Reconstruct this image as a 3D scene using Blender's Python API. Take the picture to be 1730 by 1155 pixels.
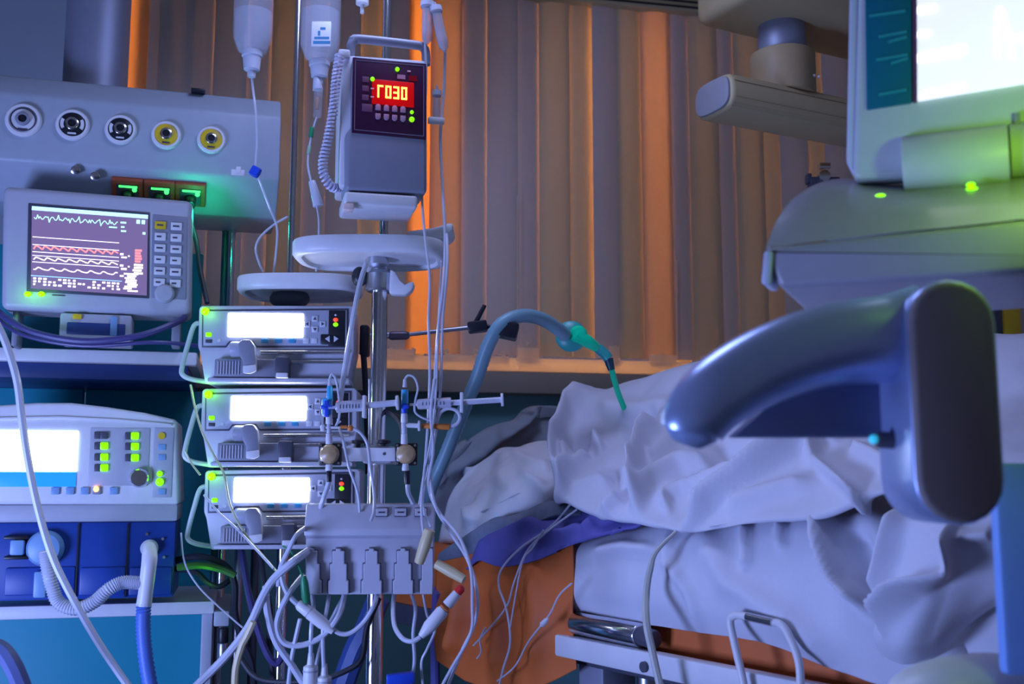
import bpy, bmesh, math, random
import numpy as np
from mathutils import Vector, Matrix, noise
random.seed(7)
for o in list(bpy.data.objects): bpy.data.objects.remove(o)
SC = bpy.context.scene; COL = SC.collection

# ------------------------------------------------------------------ camera
F, CX, CY = 1800.0, 865.0, 577.5            # focal length in pixels of the 1730 x 1155 frame
YAW, PITCH = math.radians(12), math.atan((810 - CY) / F)
CAM = Vector((0, 0, 1.05))
FH = Vector((math.sin(YAW), math.cos(YAW), 0)); RT = Vector((math.cos(YAW), -math.sin(YAW), 0)); Z = Vector((0, 0, 1))
FW = FH * math.cos(PITCH) + Z * math.sin(PITCH); UP = Z * math.cos(PITCH) - FH * math.sin(PITCH)
cd = bpy.data.cameras.new('camera'); cam = bpy.data.objects.new('camera', cd); COL.objects.link(cam)
cd.sensor_fit = 'HORIZONTAL'; cd.sensor_width = 36; cd.lens = F / 1730 * 36; cd.clip_start = .05
cam.matrix_world = Matrix(((RT.x, UP.x, -FW.x, CAM.x), (RT.y, UP.y, -FW.y, CAM.y), (RT.z, UP.z, -FW.z, CAM.z), (0, 0, 0, 1)))
cd.dof.use_dof = True; cd.dof.focus_distance = 2.2; cd.dof.aperture_fstop = 4.5
SC.camera = cam
def P(px, py, d): return CAM + d * (FW + (px - CX) / F * RT + (CY - py) / F * UP)
def ray(px, py): return FW + (px - CX) / F * RT + (CY - py) / F * UP
def PY(px, py, Y):
    r = ray(px, py); return CAM + r * ((Y - CAM.y) / r.y)

# ------------------------------------------------------------------ world, lights, exposure
w = bpy.data.worlds.new('night_ward'); SC.world = w; w.use_nodes = True
w.node_tree.nodes['Background'].inputs[0].default_value = (.060, .068, .120, 1); w.node_tree.nodes['Background'].inputs[1].default_value = 1.0
vs = SC.view_settings; vs.view_transform = 'Standard'; vs.look = 'None'; vs.gamma = 1; vs.exposure = .12; vs.use_curve_mapping = False
def lamp(name, kind, loc, power, col, size=.5, target=None, sizey=None):
    l = bpy.data.lights.new(name, kind); l.energy = power; l.color = col
    if kind == 'AREA':
        l.size = size
        if sizey: l.shape = 'RECTANGLE'; l.size_y = sizey
    else: l.shadow_soft_size = size
    o = bpy.data.objects.new(name, l); COL.objects.link(o); o.location = loc
    if target is not None: o.rotation_euler = (Vector(target) - Vector(loc)).to_track_quat('-Z', 'Y').to_euler()
    return o
lamp('ward_ceiling_lamp', 'AREA', CAM + FH * 1.9 - RT * .15 + Z * 1.4, 10, (.44, .52, 1.0), .5, P(950, 800, 2.2))
lamp('blue_fill_light', 'AREA', CAM + FH * .85 - RT * 1.6 - Z * .5, 40, (.32, .43, 1.0), .6, P(900, 600, 2.1))  # added blue fill from low left, no such lamp is seen
lamp('street_lamp_glow', 'AREA', (.4, 4.5, 2.65), 210, (1, .46, .13), 3.8, (.4, 3.4, 2.3), 1.7)
lamp('green_indicator_lamp', 'POINT', P(1850, 190, 1.0), .9, (.42, 1, .0), .02)

# ------------------------------------------------------------------ materials
MATS = {}
def M(name, c, rough=.45, metal=0, emit=None, es=0, trans=0, nz=.06, scale=40, bump=0, coat=0, ior=1.45, sss=0, transl=0, alpha=1):
    if name in MATS: return MATS[name]
    m = bpy.data.materials.new(name); m.use_nodes = True; MATS[name] = m
    nt = m.node_tree; b = nt.nodes['Principled BSDF']; I = b.inputs
    I['Roughness'].default_value = rough; I['Metallic'].default_value = metal
    I['Transmission Weight'].default_value = trans; I['IOR'].default_value = ior; I['Coat Weight'].default_value = coat
    I['Alpha'].default_value = alpha
    tc = nt.nodes.new('ShaderNodeTexCoord'); n = nt.nodes.new('ShaderNodeTexNoise'); n.inputs['Scale'].default_value = scale; n.inputs['Detail'].default_value = 3
    nt.links.new(tc.outputs['Object'], n.inputs['Vector'])
    mx = nt.nodes.new('ShaderNodeMix'); mx.data_type = 'RGBA'
    mx.inputs[6].default_value = (*[v * (1 - nz) for v in c], 1); mx.inputs[7].default_value = (*[min(1, v * (1 + nz)) for v in c], 1)
    nt.links.new(n.outputs['Fac'], mx.inputs[0]); nt.links.new(mx.outputs[2], I['Base Color'])
    if bump:
        bp = nt.nodes.new('ShaderNodeBump'); bp.inputs['Strength'].default_value = bump; bp.inputs['Distance'].default_value = .004
        nt.links.new(n.outputs['Fac'], bp.inputs['Height']); nt.links.new(bp.outputs[0], I['Normal'])
    if emit: I['Emission Color'].default_value = (*emit, 1); I['Emission Strength'].default_value = es
    if transl:
        t = nt.nodes.new('ShaderNodeBsdfTranslucent'); t.inputs[0].default_value = (*c, 1)
        ms = nt.nodes.new('ShaderNodeMixShader'); ms.inputs[0].default_value = transl
        out = nt.nodes['Material Output']
        nt.links.new(b.outputs[0], ms.inputs[1]); nt.links.new(t.outputs[0], ms.inputs[2]); nt.links.new(ms.outputs[0], out.inputs[0])
    return m
WHITE = M('white_plastic', (.70, .70, .74), .38)
GREYP = M('grey_plastic', (.42, .43, .50), .42)
MIDG = M('mid_grey_plastic', (.25, .26, .33), .45)
DARKG = M('dark_grey_plastic', (.07, .07, .10), .45)
BLACK = M('black_plastic', (.012, .012, .02), .4)
BLACKR = M('black_rubber', (.02, .02, .035), .5)
CHROME = M('chrome', (.72, .72, .76), .16, 1)
STEEL = M('brushed_steel', (.45, .46, .52), .34, 1)
LCDM = M('lcd_backlight', (.9, .9, 1), .3, emit=(.80, .84, 1), es=14.0)
VENTLCD = M('ventilator_screen', (.9, .95, 1), .3, emit=(.62, .82, 1), es=6.0)
BLUELCD = M('blue_screen_band', (.05, .2, .7), .3, emit=(.0, .22, 1), es=1.0)
LEDG = M('lime_led', (.05, .3, .0), .3, emit=(.22, 1, .0), es=2.2)
LEDGS = M('small_lime_led', (.05, .3, .0), .3, emit=(.20, 1, .0), es=1.5)
LEDGR = M('green_led', (.1, 1, .2), .3, emit=(.05, 1, .12), es=2.2)
LEDR = M('red_led', (1, .1, .05), .3, emit=(1, .06, .02), es=1.0)
LEDO = M('orange_led', (1, .4, .1), .3, emit=(1, .35, .10), es=4)
TEALK = M('teal_softkey', (.05, .30, .55), .4)
WALLM = M('wall_paint', (.34, .42, .50), .8, nz=.05, scale=3)
DADO = M('teal_wall_panel', (.13, .30, .32), .6, nz=.08, scale=2)
FLOORM = M('floor_vinyl', (.12, .14, .17), .5, scale=4)
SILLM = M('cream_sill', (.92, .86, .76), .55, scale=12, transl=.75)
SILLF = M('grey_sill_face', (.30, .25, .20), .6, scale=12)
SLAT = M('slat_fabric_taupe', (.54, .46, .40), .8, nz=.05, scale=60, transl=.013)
SLATY = M('slat_lit_straw', (.50, .41, .26), .8, nz=.05, scale=60, transl=.05)  # straw and ambers: sodium light from the window put into the slat colour
SLATA = M('slat_lit_amber', (.62, .38, .22), .8, nz=.05, scale=60, transl=.17)
SLATB = M('slat_lit_bright_amber', (.90, .44, .14), .8, nz=.04, scale=60, transl=.40)
GLASS = M('window_glass', (.9, .9, .9), .02, trans=1)
CLEAR = M('clear_tubing', (.66, .68, .78), .15, nz=.02, alpha=.75)
CLEARW = M('milky_tubing', (.54, .56, .66), .28, nz=.02)
BOTTLE = M('clear_bottle', (.70, .74, .86), .06, nz=.02, alpha=.16)
LIQUID = M('saline', (.55, .64, .78), .05, nz=.02, alpha=.20)
ORANGE = M('orange_sheet', (.66, .15, .03), .6, nz=.12, scale=9, bump=.1)
LINEN = M('white_linen', (.62, .62, .70), .75, nz=.03, scale=160, bump=.04)
PILLOWM = M('pillow_linen', (.76, .77, .84), .75, nz=.04, scale=120, bump=.05)
GREYCL = M('grey_cotton', (.30, .33, .38), .8, nz=.12, scale=20, bump=.2)
TOWELM = M('slate_towel', (.22, .25, .33), .85, nz=.15, scale=60, bump=.3)
PURPLE = M('purple_pad_cloth', (.13, .12, .40), .7, nz=.12, scale=12, bump=.15)
BLUEP = M('blue_ventilator_plastic', (.012, .055, .30), .4)
LBLUE = M('pale_blue_plastic', (.20, .36, .60), .4)
BLUEHOSE = M('blue_corrugated_hose', (.08, .17, .55), .45)
TEALHOSE = M('grey_teal_hose', (.20, .36, .42), .4)
YEL = M('yellow_plastic', (.72, .50, .02), .45)
YELT = M('yellowed_tubing', (.62, .52, .30), .4)
REDP = M('red_plastic', (.60, .02, .02), .4)
ORP = M('orange_plastic', (.70, .22, .04), .4)
BLUEC = M('royal_blue_plastic', (.02, .08, .62), .35)
CYANC = M('cyan_plastic', (.08, .52, .85), .3, trans=.2)
GREENC = M('green_plastic', (.02, .24, .10), .4)
VALVE = M('green_valve_plastic', (.0, .80, .36), .3)
TAN = M('tan_gel_dome', (.50, .34, .18), .3, nz=.25, scale=120)
MAROON = M('maroon_panel', (.045, .008, .04), .3)
SOCKETO = M('orange_socket', (.42, .09, .03), .5)
CARTG = M('cart_grey', (.30, .29, .34), .4)
CARTD = M('cart_taupe_pad', (.21, .175, .18), .6)
CARTM = M('cart_metallic', (.42, .52, .82), .30, .6)
BEZEL = M('display_bezel', (.50, .55, .56), .45)
BOOM = M('cream_boom_plastic', (.46, .37, .20), .5)
BROWN = M('brown_wool', (.20, .14, .13), .8, bump=.2)

# ------------------------------------------------------------------ mesh helpers
class MB:
    def __init__(s): s.bm = bmesh.new()
    def _merge(s, t):
        me = bpy.data.meshes.new('t'); t.to_mesh(me); t.free(); s.bm.from_mesh(me); bpy.data.meshes.remove(me)
    def box(s, x0, x1, y0, y1, z0, z1, b=0, seg=2, rot=None):
        t = bmesh.new(); bmesh.ops.create_cube(t, size=1)
        c = Vector(((x0 + x1) / 2, (y0 + y1) / 2, (z0 + z1) / 2))
        for v in t.verts: v.co = Vector((v.co.x * abs(x1 - x0), v.co.y * abs(y1 - y0), v.co.z * abs(z1 - z0)))
        if b:
            b = min(b, .49 * min(abs(x1 - x0), abs(y1 - y0), abs(z1 - z0)))
            bmesh.ops.bevel(t, geom=t.edges[:], offset=b, segments=seg, affect='EDGES', profile=.5)
        if rot is not None:
            for v in t.verts: v.co = rot @ v.co
        for v in t.verts: v.co += c
        s._merge(t); return s
    def prism(s, pts, y0, y1, b=0, seg=2, ax='y'):
        t = bmesh.new()
        f = (lambda p, q: Vector((p[0], q, p[1]))) if ax == 'y' else ((lambda p, q: Vector((q, p[0], p[1]))) if ax == 'x' else (lambda p, q: Vector((p[0], p[1], q))))
        A = [t.verts.new(f(p, y0)) for p in pts]; B = [t.verts.new(f(p, y1)) for p in pts]
        t.faces.new(A); t.faces.new(B[::-1])
        n = len(pts)
        for i in range(n): t.faces.new((A[i], B[i], B[(i + 1) % n], A[(i + 1) % n]))
        bmesh.ops.recalc_face_normals(t, faces=t.faces[:])
        if b: bmesh.ops.bevel(t, geom=[e for e in t.edges if e.calc_face_angle(0) > .35], offset=b, segments=seg, affect='EDGES', profile=.5)
        s._merge(t); return s
    def cyl(s, p0, p1, r0, r1=None, seg=20, b=0):
        p0, p1 = Vector(p0), Vector(p1); r1 = r0 if r1 is None else r1; d = p1 - p0
        t = bmesh.new(); bmesh.ops.create_cone(t, cap_ends=True, segments=seg, radius1=r0, radius2=r1, depth=d.length)
        if b: bmesh.ops.bevel(t, geom=[e for e in t.edges if e.calc_face_angle(0) > 1], offset=b, segments=2, affect='EDGES', profile=.5)
        m = Matrix.Translation((p0 + p1) / 2) @ d.to_track_quat('Z', 'Y').to_matrix().to_4x4()
        bmesh.ops.transform(t, matrix=m, verts=t.verts); s._merge(t); return s
    def sph(s, c, r, sc=(1, 1, 1), seg=14):
        t = bmesh.new(); bmesh.ops.create_uvsphere(t, u_segments=seg, v_segments=max(6, seg // 2 + 1), radius=r)
        for v in t.verts: v.co = Vector((v.co.x * sc[0], v.co.y * sc[1], v.co.z * sc[2])) + Vector(c)
        s._merge(t); return s
    def lathe(s, p0, d, prof, seg=24):
        """prof = [(radius, distance along d)]"""
        q = Vector(d).to_track_quat('Z', 'Y').to_matrix(); bm = s.bm; rings = []
        for r, h in prof:
            rings.append([bm.verts.new(Vector(p0) + q @ Vector((r * math.cos(2 * math.pi * k / seg), r * math.sin(2 * math.pi * k / seg), h))) for k in range(seg)])
        for a, b in zip(rings, rings[1:]):
            for k in range(seg): bm.faces.new((a[k], a[(k + 1) % seg], b[(k + 1) % seg], b[k]))
        if prof[0][0] > 1e-4: bm.faces.new(rings[0][::-1])
        if prof[-1][0] > 1e-4: bm.faces.new(rings[-1])
        return s
    def rings(s, rr):
        bm = s.bm; R_ = [[bm.verts.new(p) for p in r] for r in rr]; n = len(rr[0])
        for a, b in zip(R_, R_[1:]):
            for k in range(n): bm.faces.new((a[k], a[(k + 1) % n], b[(k + 1) % n], b[k]))
        bm.faces.new(R_[0][::-1]); bm.faces.new(R_[-1]); return s
    def tube(s, pts, r, seg=8, sub=6, cap=True):
        pts = [Vector(p) for p in pts]; rs = r if isinstance(r, (list, tuple)) else [r] * len(pts)
        Q, RR = crom(pts, rs, sub); rr = []; n = None
        for i, p in enumerate(Q):
            tg = (Q[min(i + 1, len(Q) - 1)] - Q[max(i - 1, 0)])
            if tg.length < 1e-9: tg = Vector((0, 0, 1))
            tg.normalize()
            if n is None: n = tg.orthogonal().normalized()
            n = (n - tg * n.dot(tg))
            n = n.normalized() if n.length > 1e-6 else tg.orthogonal().normalized()
            bn = tg.cross(n)
            rr.append([p + (n * math.cos(2 * math.pi * k / seg) + bn * math.sin(2 * math.pi * k / seg)) * RR[i] for k in range(seg)])
        return s.rings(rr)
    def build(s, name, mat, parent=None, ang=35):
        me = bpy.data.meshes.new(name); bmesh.ops.recalc_face_normals(s.bm, faces=s.bm.faces[:]); s.bm.to_mesh(me); s.bm.free()
        me.polygons.foreach_set('use_smooth', [True] * len(me.polygons)); me.set_sharp_from_angle(angle=math.radians(ang))
        me.materials.append(mat); o = bpy.data.objects.new(name, me); COL.objects.link(o)
        if parent: o.parent = parent
        return o
def crom(pts, rs, sub):
    if len(pts) == 2 or sub <= 1: return pts, rs
    Q, RR = [], []
    for i in range(len(pts) - 1):
        p0, p1, p2, p3 = pts[max(i - 1, 0)], pts[i], pts[i + 1], pts[min(i + 2, len(pts) - 1)]
        for k in range(sub):
            t = k / sub
            Q.append(.5 * ((2 * p1) + (p2 - p0) * t + (2 * p0 - 5 * p1 + 4 * p2 - p3) * t * t + (3 * p1 - p0 - 3 * p2 + p3) * t ** 3)); RR.append(rs[i] * (1 - t) + rs[i + 1] * t)
    return Q + [pts[-1]], RR + [rs[-1]]
def tag(o, label=None, cat=None, group=None, kind=None):
    if label: o['label'] = label
    if cat: o['category'] = cat
    if group: o['group'] = group
    if kind: o['kind'] = kind
    return o
class Fr:
    """local frame of a thing: x along its front (receding to the right by a degrees), y into the depth, z up"""
    def __init__(s, px, py, d, a): s.o = P(px, py, d); s.rz = math.radians(a) - YAW; s.m = Matrix.Translation(s.o) @ Matrix.Rotation(s.rz, 4, 'Z'); s.i = s.m.inverted(); s.s = d / F
    def W(s, px, py, y=0):
        r = s.i.to_3x3() @ ray(px, py); c = s.i @ CAM; return c + r * ((y - c.y) / r.y)
    def root(s, name, label, cat, group=None):
        o = bpy.data.objects.new(name, None); COL.objects.link(o); o.location = s.o; o.rotation_euler = (0, 0, s.rz); o.empty_display_size = .05
        return tag(o, label, cat, group)
    def rect(s, px0, py0, px1, py1, y=0):
        xm, ym = (px0 + px1) / 2, (py0 + py1) / 2
        return s.W(px0, ym, y).x, s.W(px1, ym, y).x, s.W(xm, py1, y).z, s.W(xm, py0, y).z
    def box(s, mb, px0, py0, px1, py1, y0, y1, b=0, seg=2):
        x0, x1, z0, z1 = s.rect(px0, py0, px1, py1, y0); return mb.box(x0, x1, y0, y1, z0, z1, b, seg)
    def poly(s, pts, y=0):
        r = [s.W(p[0], p[1], y) for p in pts]; return [(v.x, v.z) for v in r]
    def disc(s, mb, px, py, rpx, y0, y1, seg=20, b=0):
        c = s.W(px, py, y0); return mb.cyl((c.x, y0, c.z), (c.x, y1, c.z), rpx * s.s, seg=seg, b=b)
    def T(s, pts): return [s.i @ P(*p) for p in pts]
def copy_tree(o, parent=None):
    c = o.copy(); COL.objects.link(c); c.parent = parent
    for ch in list(o.children): copy_tree(ch, c)
    return c
def cable(pts, rpx, mat, label, cat='cable', name='cable', group=None, seg=8, sub=6):
    """one cable through points (px, py, depth), as its own thing"""
    s = pts[len(pts) // 2][2] / F
    o = MB().tube([P(*p) for p in pts], rpx * s if not isinstance(rpx, list) else [r * s for r in rpx], seg, sub).build(name, mat)
    return tag(o, label, cat, group)
def struct(o): o['kind'] = 'structure'; return o

# ================================================================== THE ROOM
YW = 3.50
XL = PY(205, 300, YW).x; XR = 2.35
ZS = PY(900, 632, YW).z; ZT = PY(1100, 22, YW - .06).z
mb = MB(); mb.box(-3.2, XL, YW, YW + .2, 0, 3.2); mb.box(XR, 3.4, YW, YW + .2, 0, 3.2); mb.box(XL, XR, YW, YW + .2, 0, ZS - .02); mb.box(XL, XR, YW, YW + .2, ZT + .06, 3.2)
struct(mb.build('wall_back', WALLM))
struct(MB().box(-3.2, 3.4, YW - .02, YW - .001, 0, ZS - .075).build('trim_1', DADO))
struct(MB().box(-3.2, 3.4, -1.5, YW + .2, -.1, 0).build('floor', FLOORM))
struct(MB().box(-3.3, -3.2, -1.5, YW + .2, 0, 3.2).build('wall_left', WALLM))
mb = MB(); fw = .05
for x in (XL, XL + (XR - XL) / 3, XL + 2 * (XR - XL) / 3, XR): mb.box(x - fw / 2, x + fw / 2, YW + .06, YW + .12, ZS, ZT + .06, .006)
mb.box(XL, XR, YW + .06, YW + .12, ZS - .04, ZS + .006, .006); mb.box(XL, XR, YW + .06, YW + .12, ZT, ZT + .06, .006)
win = struct(mb.build('window_1', WHITE))
for k in range(3):
    x0 = XL + (XR - XL) * k / 3 + fw / 2; x1 = XL + (XR - XL) * (k + 1) / 3 - fw / 2
    MB().box(x0, x1, YW + .085, YW + .091, ZS + .006, ZT).build('pane', GLASS, win)
# sill with its stepped cream rail and pegs
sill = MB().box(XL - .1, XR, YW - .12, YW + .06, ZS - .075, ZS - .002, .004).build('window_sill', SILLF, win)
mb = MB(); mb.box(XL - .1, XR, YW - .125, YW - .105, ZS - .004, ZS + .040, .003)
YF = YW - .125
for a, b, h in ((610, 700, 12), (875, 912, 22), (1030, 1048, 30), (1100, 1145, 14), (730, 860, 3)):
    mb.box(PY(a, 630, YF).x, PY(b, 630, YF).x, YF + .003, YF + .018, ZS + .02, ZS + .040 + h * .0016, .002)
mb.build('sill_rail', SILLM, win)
for px in (617, 660, 699, 728, 755, 805, 852, 893, 1040, 1118, 1190):
    x = PY(px, 620, YF).x; h = ZS + .058 + (.03 if px in (893, 1040) else 0)
    MB().cyl((x, YF + .012, ZS + .02), (x, YF + .012, h), .006, .006, 10).sph((x, YF + .012, h), .008, seg=8).build('peg', SILLM, win)

# vertical blind
YB = YW - .06
bl = bpy.data.objects.new('vertical_blind', None); COL.objects.link(bl); bl.location = (0, YB, ZS)
tag(bl, 'taupe vertical slat blind hanging across the window, amber street light coloured into some slats', 'blind')
edges = [212, 241, 276, 310, 361, 411, 460, 508, 556, 604, 651, 688, 731, 775, 827, 870, 915, 957, 1002, 1045, 1086, 1129, 1169, 1207, 1245, 1283, 1320, 1357, 1394, 1431, 1468, 1505, 1542, 1580, 1620, 1660, 1700, 1740, 1780]
LIT_SLATS = {0: SLATB, 11: SLATB, 12: SLATA, 20: SLATA}  # slats that carry the street light in their colour
for k in (6, 9, 16, 17, 19, 22, 24, 25, 27, 29, 31, 33, 35): LIT_SLATS[k] = SLATY
angs = [8, -6, 7, 5, -8, 12, -6, 6, -10, 8, 14, 12, -7, 4, -6, 16, -10, 8, 14, 14, -12, 12, -8, 10, -6, 8, -9, 7, -6, 8, -7, 9, -8, 7, -6, 8, -7]
ZBOT = ZS + .054
for i in range(len(edges) - 1):
    x0, x1 = PY(edges[i], 200, YB).x, PY(edges[i + 1], 200, YB).x
    xc, wd = (x0 + x1) / 2, .106
    if i == 0: wd = .064
    a = math.radians(.6 * angs[i % len(angs)]); bm = bmesh.new(); cols = []
    for k in range(9):
        t = k / 8 - .5; bow = .010 * (1 - 4 * t * t); x = t * wd; y = -bow + (.006 if i % 2 else -.004)
        X = xc + x * math.cos(a) - y * math.sin(a); Yy = x * math.sin(a) + y * math.cos(a)
        cols.append((bm.verts.new((X, Yy, ZBOT - ZS)), bm.verts.new((X, Yy, ZT - ZS))))
    for A, B in zip(cols, cols[1:]): bm.faces.new((A[0], B[0], B[1], A[1]))
    t = MB(); t.bm.free(); t.bm = bm
    t.build('slat', LIT_SLATS.get(i, SLAT), bl, 80)
MB().box(XL - .05, XR, -.04, .04, ZT - ZS, ZT - ZS + .05, .005).build('headrail', BOOM, bl)
for k in range(2): MB().box(XL - .05, XR, -.046, -.040, ZT - ZS + .012 + .02 * k, ZT - ZS + .017 + .02 * k).build('rail_groove', BLACK, bl)
for px, py in ((875, 330), (1144, 440), (968, 560), (620, 560)):  # bright light slits between slats, modelled as thin cream rods
    x = PY(px, 600, YB - .03).x; x2 = PY(px - 1, py, YB - .03)
    MB().cyl((x, -.03, ZBOT - ZS), (x2.x, -.03, x2.z - ZS), .0022, seg=6).build('cord', SILLM, bl)

# ================================================================== CEILING SUPPLY UNIT (gas outlets)
f = Fr(240, 230, 2.45, 16)
g = f.root('ceiling_supply_unit', 'grey horizontal supply unit with five round gas outlets under a steel column', 'supply unit')
fz = lambda y, py, px=240: f.W(px, py, y).z
xr = f.W(474, 240).x; xl = f.W(-120, 200).x
z_top, z_bev, z_bot = fz(0, 141), fz(0, 178), fz(0, 286)
MB().prism([(.03, z_top + .0), (0, z_bev), (0, z_bot), (.09, z_bot - .075), (.26, z_bot - .075), (.30, z_bot), (.30, z_top)], xl, xr, .006, ax='x').build('housing', M('supply_unit_paint', (.36, .41, .48), .45), g)
c = f.W(162, 122, .16)
MB().cyl((c.x, .16, z_top - .01), (c.x, .16, z_top + 1.4), .074, seg=40).build('column', M('column_steel', (.30, .32, .42), .50, .5), g)
MB().cyl((c.x, .16, z_top - .005), (c.x, .16, z_top + .014), .088, seg=40, b=.004).build('column_flange', GREYP, g)
for px, py, r, kind in ((40, 204, 28, 0), (123, 212, 26.5, 1), (204, 220, 25.5, 1), (281, 229, 24.5, 2), (357, 237, 24, 2)):
    c = f.W(px, py); R = r * f.s
    o = MB().lathe((c.x, 0, c.z), (0, -1, 0), [(R, -.002), (R, .006), (R * .92, .010), (R * .78, .010), (R * .76, .006)], 32).build('gas_outlet', WHITE, g)
    cm = (WHITE, BLACK, YEL)[kind]
    MB().lathe((c.x, 0, c.z), (0, -1, 0), [(R * .77, 0), (R * .77, .008), (R * .42, .012), (R * .38, .012)], 32).build('collar', cm, o)
    if kind == 0: MB().lathe((c.x, 0, c.z), (0, -1, 0), [(R * .72, .0095), (R * .72, .0115), (R * .67, .0115), (R * .67, .0095)], 32).build('ring_line', DARKG, o)
    if kind == 1:
        for a0 in (0, math.pi):
            m2 = MB()
            pts = [(c.x + R * q * math.cos(a0 + t), c.z + R * q * math.sin(a0 + t)) for q, ts in ((.70, (-.5, -.25, 0, .25, .5)), (.50, (.5, .25, 0, -.25, -.5))) for t in ts]
            m2.prism(pts, -.0135, -.008).build('arc_mark', WHITE, o)
    MB().lathe((c.x, 0, c.z), (0, -1, 0), [(R * .40, 0), (R * .40, .018), (R * .30, .020), (R * .24, .020), (R * .22, .006)], 24).build('socket_ring', CHROME if kind else MIDG, o)
    MB().cyl((c.x, -.004, c.z), (c.x, -.0165, c.z), R * .24, seg=18).build('socket', BLACK, o)
    MB().box(c.x - R * .25, c.x + R * .25, -.0115, -.0095, c.z - R * .64, c.z - R * .54).build('printed_mark', DARKG if kind != 1 else WHITE, o)
# power sockets on the sloping underside
sl = Vector((0, .09, -.075)).normalized()
rotu = Matrix.Rotation(math.atan2(.09, .075), 3, 'X')
for px in (214, 269, 322):
    xx = f.W(px, 305).x; base = Vector((xx, .04, z_bot - .034))
    def ub(m2, x0, x1, s0, s1, n0, n1, b=0):
        nrm = Vector((0, -.075, -.09)).normalized()
        cen = base + sl * ((s0 + s1) / 2) + nrm * ((n0 + n1) / 2) + Vector(((x0 + x1) / 2, 0, 0)) - Vector((0, 0, 0))
        q = Matrix((Vector((1, 0, 0)), nrm, -sl)).transposed()
        return m2.box(cen.x - (x1 - x0) / 2, cen.x + (x1 - x0) / 2, cen.y - (n1 - n0) / 2, cen.y + (n1 - n0) / 2, cen.z - (s1 - s0) / 2, cen.z + (s1 - s0) / 2, b, 2, q)
    o = ub(MB(), -.034, .034, -.028, .034, -.004, .012, .002).build('power_socket', SOCKETO, g)
    ub(MB(), -.024, .024, -.016, .028, .011, .0135, .001).build('socket_face', DARKG, o)
    ub(MB(), -.018, .022, -.014, -.010, .013, .016).build('light_bar', LEDGR, o)
    nrm = Vector((0, -.075, -.09)).normalized()
    MB().sph(base + nrm * .017 + Vector((.016, 0, 0)) - sl * .006, .0055, seg=10).build('indicator', LEDGR, o)
    MB().cyl(base + nrm * .012 + sl * .012, base + nrm * .040 + sl * .012, .014, .012, 16, .002).build('plug', BLACK, o)
    lamp('socket_glow', 'POINT', f.m @ (base + nrm * .085 + Vector((.02, 0, 0))), .30, (.0, 1, .42), .01)
for px, py in ((130, 284), (163, 294)):
    c = f.W(px, py, .02)
    MB().cyl((c.x, .03, c.z), (c.x, -.005, c.z - .012), .008, .011, 14, .002).build('earth_stud', CHROME, g)
m2 = MB(); c = f.W(335, 150, .02); m2.box(c.x - .016, c.x + .016, .01, .05, z_top - .002, z_top + .006, .002); m2.build('clip', BLACK, g)

# ================================================================== EQUIPMENT RACK (shelves and teal back panels)
f = Fr(160, 620, 2.40, 14)
g = f.root('equipment_rack', 'rack with two pale shelves and teal back panels behind the ventilator', 'rack')
x0, x1 = f.W(-130, 620).x, f.W(333, 620).x
za, zb, zc = f.W(160, 590).z, f.W(160, 613).z, f.W(160, 640).z
MB().box(x0, x1, 0, .40, zb, za, .006).build('shelf', WHITE, g)
MB().box(x0, x1 - .02, .012, .40, zc, zb - .0005, .004).build('shelf_rail', M('navy_rail', (.03, .06, .22), .45), g)
zd, ze = f.W(160, 1020, -.06).z, f.W(160, 1043, -.06).z
x2 = f.W(362, 1030, -.06).x
MB().box(x0, x2, -.06, .40, ze, zd, .005).build('shelf', WHITE, g)
zfl = -f.o.z
TEALP = M('teal_panel', (.01, .27, .36), .5, nz=.1, scale=5)
xm = f.W(143, 660, .30).x
MB().box(x0, xm - .003, .30, .33, zd - .3, zc, .002).build('back_panel', TEALP, g)
MB().box(xm + .003, x1 + .06, .30, .33, zd - .3, zc, .002).build('back_panel', TEALP, g)
MB().box(x0, x1 - .01, .34, .36, za, f.W(160, 420, .34).z, .002).build('back_panel', TEALP, g)
MB().box(x0, x2 - .03, .10, .13, zfl + .1, ze, .002).build('base_panel', TEALP, g)
MB().box(x2 - .028, x2 - .004, .0, .36, zfl, ze, .003).build('side_post', GREYP, g)
MB().box(x0 + .05, x0 + .08, .0, .36, zfl, ze, .003).build('side_post', GREYP, g)
c = f.W(390, 480, .2)
MB().cyl((c.x, .2, zfl + .02), (c.x, .2, f.W(390, 372, .2).z), .0095, seg=18).build('pole', CHROME, g)
c2 = f.W(379, 480, .22)
MB().cyl((c2.x, .22, zfl + .02), (c2.x, .22, f.W(390, 372, .2).z), .010, seg=18).build('pole', M('teal_steel', (.05, .12, .16), .4, .5), g)
MB().box(c2.x - .018, c.x + .018, .17, .25, f.W(390, 378, .2).z, f.W(390, 352, .2).z, .004).build('pole_bracket', M('teal_bracket', (.05, .15, .18), .5), g)
for px, py0, py1, m in ((377, 1060, 1085, BLACK), (377, 1085, 1115, STEEL)):
    a = f.W(px, py0, -.05); b = f.W(px, py1, -.05); MB().cyl((a.x, -.05, a.z), (a.x, -.05, b.z), .012, seg=16, b=.002).build('adjuster_knob', m, g)
MB().box(f.W(362, 1030, -.05).x, f.W(388, 1030, -.05).x, -.07, .3, f.W(375, 1056, -.05).z, f.W(375, 1030, -.05).z, .004).build('shelf_bracket', GREYP, g)

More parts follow.
